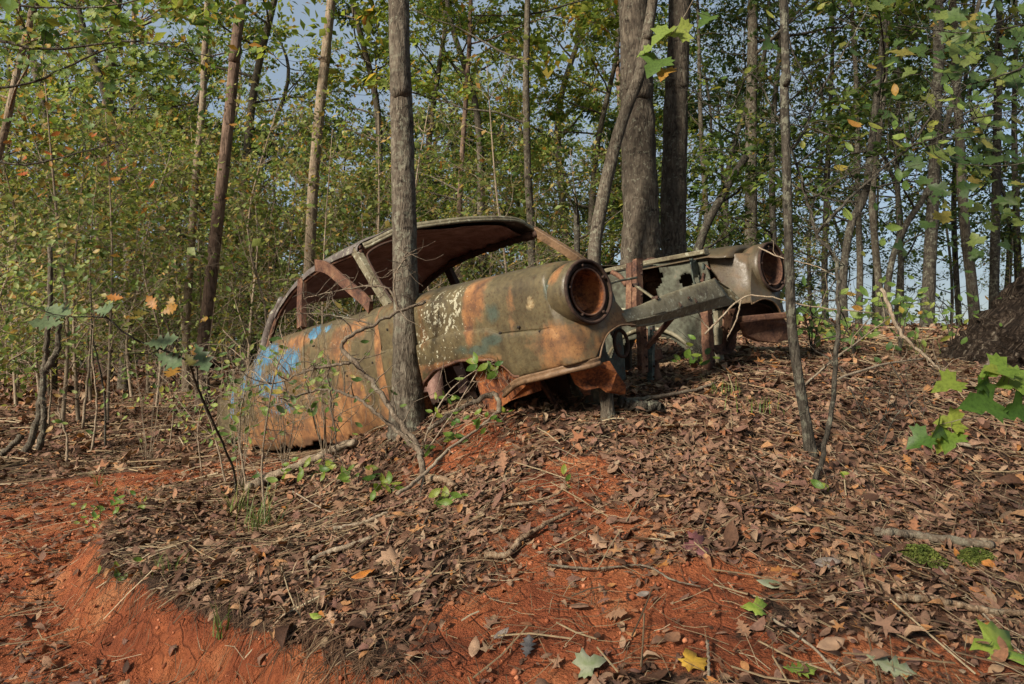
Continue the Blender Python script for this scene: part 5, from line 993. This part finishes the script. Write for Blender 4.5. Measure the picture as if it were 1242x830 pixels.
for q, (cx, cy, lb, n) in enumerate([(120, 640, 'leafy weed on the rim of the clay bank', 22), (155, 622, 'small weed beside the thin upright grass', 14), (140, 716, 'low weed at the bank rim above the clay wall', 12), (350, 585, 'small green weed on the mound behind the grass', 10), (700, 600, 'tiny green sprout by the sandy patch', 5), (1000, 600, 'tiny sprout beside the foot of the dark sapling', 5)]):
    p = ground_at(cx, cy); d = p[1]; stem('weed', lb, 'weed', [([(cx, cy + 3, d), (cx + 2, cy - 18, d), (cx - 3, cy - 34, d)], .0016, .0008)], 'twig', rl(cx, cy - 12, 15, 11, d, n, 38 / d, 140 + q, .05), 'leaf_fresh', seed=140 + q, tilt=.4, base=p)

# ------------------------------------------------------------------ leaf litter
def litter(n, rmin, rmax, size, seed, name_parts):
    rng = np.random.default_rng(seed); a = np.radians(rng.uniform(-40, 40, n)); r = np.sqrt(rng.uniform(rmin ** 2, rmax ** 2, n)); x, y = r * np.sin(a), r * np.cos(a)
    cm_ = clay_mask(x, y); cl_n = fbm(x * 5, y * 5, 31.); keep = rng.random(n) < np.clip(1.0 - .95 * sstep(.1, .75, cm_) + .10 * cl_n, np.where(edge_sd(x, y) < -.15, .26 + .5 * np.clip(fbm(x * 2.2, y * 4.5, 44.), -.4, .6), .08), 1); keep &= rng.random(n) < np.clip(.86 + .9 * fbm(x * 1.6, y * 1.6, 55.) + .5 * fbm(x * 7, y * 7, 56.), .22, 1); x, y = x[keep], y[keep]; n = len(x)
    steep = np.abs(edge_sd(x, y) + .06) < .10; m2 = ~(steep & (rng.random(n) < .85) & (y < 4.3)); x, y = x[m2], y[m2]; n = len(x)
    e = .03; z = gz(x, y); gx = (gz(x + e, y) - z) / e; gy = (gz(x, y + e) - z) / e; nb = unit(np.c_[-gx, -gy, np.ones(n)])
    nm = unit(nb + rng.normal(0, .28, (n, 3))); tg = unit(rng.normal(0, 1, (n, 3))); sc = size * rng.lognormal(0, .32, n); pos = np.c_[x, y, z + rng.uniform(.0, .014, n) + sc * .06]
    flip = rng.random(n) < .45; nm[flip] *= -1
    pick = rng.choice(len(name_parts), n, p=[w_ for _, w_ in name_parts]); parts = []
    for q, (t_, _) in enumerate(name_parts):
        s = pick == q
        if s.any(): parts.append(scatter(t_, pos[s], tg[s], nm[s], sc[s], rng.uniform(.75, 1.25, s.sum())))
    return join(parts)
MIX = [(OVAL, .38), (OVALC, .26), (OAK, .24), (STAR, .04), (STAR2, .08)]
V, T = join([litter(25000, 1.25, 3.0, .032, 1, MIX), litter(1800, 1.3, 3.4, .052, 9, MIX), litter(46000, 3.0, 6.2, .038, 2, MIX), litter(36000, 6.2, 13, .068, 3, [(OVAL, .5), (OVALC, .3), (STAR2, .2)]), litter(12000, 13, 26, .19, 4, [(OVALC, .6), (STAR2, .4)])])
o = link('leaf_litter', tri_mesh('leaf_litter', V, T), M['litter'], smooth=False); tag(o, 'brown fallen leaves carpeting the woodland floor', 'leaves', kind='stuff')
# pine straw and twig bits
def straw(n, rmin, rmax, ln, wd, seed):
    rng = np.random.default_rng(seed); a = np.radians(rng.uniform(-40, 40, n)); r = np.sqrt(rng.uniform(rmin ** 2, rmax ** 2, n)); x, y = r * np.sin(a), r * np.cos(a)
    keep = rng.random(n) < np.clip(1.05 - .75 * clay_mask(x, y), .1, 1); x, y = x[keep], y[keep]; n = len(x); th = rng.random(n) * 6.283; l = ln * rng.lognormal(0, .4, n); dx, dy = np.cos(th) * l / 2, np.sin(th) * l / 2
    m = np.c_[x, y, gz(x, y) + .014 + rng.random(n) * .012]; A = np.c_[x - dx, y - dy, gz(x - dx, y - dy) + .01 + rng.random(n) * .02]; B2 = np.c_[x + dx, y + dy, gz(x + dx, y + dy) + .01 + rng.random(n) * .02]; s = np.c_[-np.sin(th), np.cos(th), np.zeros(n)] * wd; up_ = np.array([0, 0, wd * 1.6])
    V = np.stack([A - s, A + s, A + up_, m - s, m + s, m + up_, B2 - s, B2 + s, B2 + up_], 1); t = np.array([(0, 3, 5), (0, 5, 2), (1, 2, 5), (1, 5, 4), (3, 6, 8), (3, 8, 5), (4, 5, 8), (4, 8, 7)])
    return V.reshape(-1, 3), (t[None] + (np.arange(n) * 9)[:, None, None]).reshape(-1, 3)
V, T = join([straw(4800, 1.25, 3.4, .065, .0008, 5), straw(9000, 3.4, 8, .10, .0013, 6), straw(700, 1.4, 5, .17, .0022, 7), straw(1500, 5, 14, .4, .005, 8)])
o = link('twig_litter', tri_mesh('twig_litter', V, T), M['straw'], smooth=False); tag(o, 'fine pine straw and twig bits strewn over the litter', 'twigs', kind='stuff')

# individually visible leaves on the ground
FEAT = [(478, 690, 44, OAK, 'leaf_tan', 20, 'large tan lobed leaf lying on the mound right of the bent stick', MAPLE), (440, 705, 30, OVAL, 'leaf_orange', 10, 'bright orange leaf below the bent stick', OVAL), (385, 728, 36, OAK, 'leaf_tan', 60, 'pale brown oak leaf at the upper rim of the clay bank', OAK), (402, 760, 26, MAPLE, 'leaf_tan', 100, 'curled tan leaf beside the yellow green leaf on the bank rim', OAK), (383, 757, 20, OVAL, 'leaf_lime', 150, 'yellow green leaf on the bank rim', OVAL),
    (935, 718, 32, OVAL, 'leaf_sage', 160, 'curled green and grey leaf at the edge of the red patch', OVAL), (953, 720, 28, STAR2, 'leaf_tan', 40, 'tan folded leaf touching the curled green leaf', OAK), (840, 813, 30, STAR, 'leaf_gold', 100, 'golden yellow leaf at the bottom of the red patch', MAPLE), (712, 818, 36, MAPLE, 'leaf_sage', 10, 'grey green lobed leaf at the bottom edge of the red patch', MAPLE), (640, 795, 32, STAR2, 'leaf_char', 80, 'blackened crumpled leaf left of the red patch', OAK), (725, 665, 30, OAK, 'leaf_tan', 300, 'pale tan oak leaf above the thin dark twig', OAK),
    (755, 790, 20, OVAL, 'leaf_tan', 70, 'small pale pointed leaf in the middle of the red patch', OVAL), (780, 730, 18, OVAL, 'leaf_grey', 200, 'small grey leaf near the middle of the bare red clay', OVAL), (1215, 795, 62, MAPLE, 'leaf_lime', 190, 'large bright green maple leaf in the bottom right corner', MAPLE), (1080, 818, 56, OVAL, 'leaf_sage', 330, 'grey green leaf at the bottom edge left of the corner maple leaf', OAK), (970, 824, 44, OVAL, 'leaf_lime', 5, 'green leaf at the bottom edge near the thin curved stick', OAK), (918, 748, 26, MAPLE, 'leaf_lime', 160, 'small green lobed leaf below the curled green and grey leaf', MAPLE),
    (1192, 727, 30, OVAL, 'leaf_orange', 170, 'orange and plum leaf right of the thin straight stick', OVAL), (1008, 792, 40, OVALC, 'leaf_tan', 200, 'long curled tan leaf on the red soil right of the patch', OVAL), (1062, 683, 18, OVAL, 'leaf_plum', 20, 'small dark red leaf left of the moss', OVAL), (845, 672, 34, STAR, 'leaf_plum', 200, 'plum coloured leaf cluster above the red patch', MAPLE), (1003, 692, 34, OVALC, 'leaf_grey', 180, 'curled grey leaf left of the dry grass clump', OVAL), (575, 795, 30, OVAL, 'leaf_tan', 80, 'pale leaf in the cluster below the blackened leaf', OVAL), (608, 778, 24, OVAL, 'leaf_grey', 40, 'grey brown leaf left of the blackened leaf', OVAL), (560, 640, 22, STAR2, 'leaf_rust', 0, 'rusty orange leaf on the litter right of the dead sapling foot', OAK), (990, 655, 30, OVALC, 'leaf_rust', 60, 'rust coloured curled leaf in the litter below the dark sapling', OVAL), (905, 655, 26, STAR2, 'leaf_rust', 90, 'reddish leaf on the litter right of the plum coloured cluster', OAK)]
for px, py, sz, _, mt, an, lb, t_ in FEAT:
    p = ground_at(px, py); s = sz / FPX * p[1]; rng = np.random.default_rng(px); e = .04; n_ = unit(np.array([-(gz(p[0] + e, p[1]) - p[2]) / e, -(gz(p[0], p[1] + e) - p[2]) / e - .25, 1.]) + rng.normal(0, .1, 3))
    th = math.radians(an); V, T = scatter(t_, np.array([[0, 0, .0]]), np.array([[math.cos(th), math.sin(th), .05]]), n_[None], np.array([s])); V -= V.mean(0); 
    o = link('fallen_leaf', tri_mesh('fallen_leaf', V, T), M[mt], smooth=False); sm = o.modifiers.new('solid', 'SOLIDIFY'); sm.thickness = .0006; o.location = Vector(map(float, p + np.array([0, 0, .02]))); tag(o, lb, 'leaf')
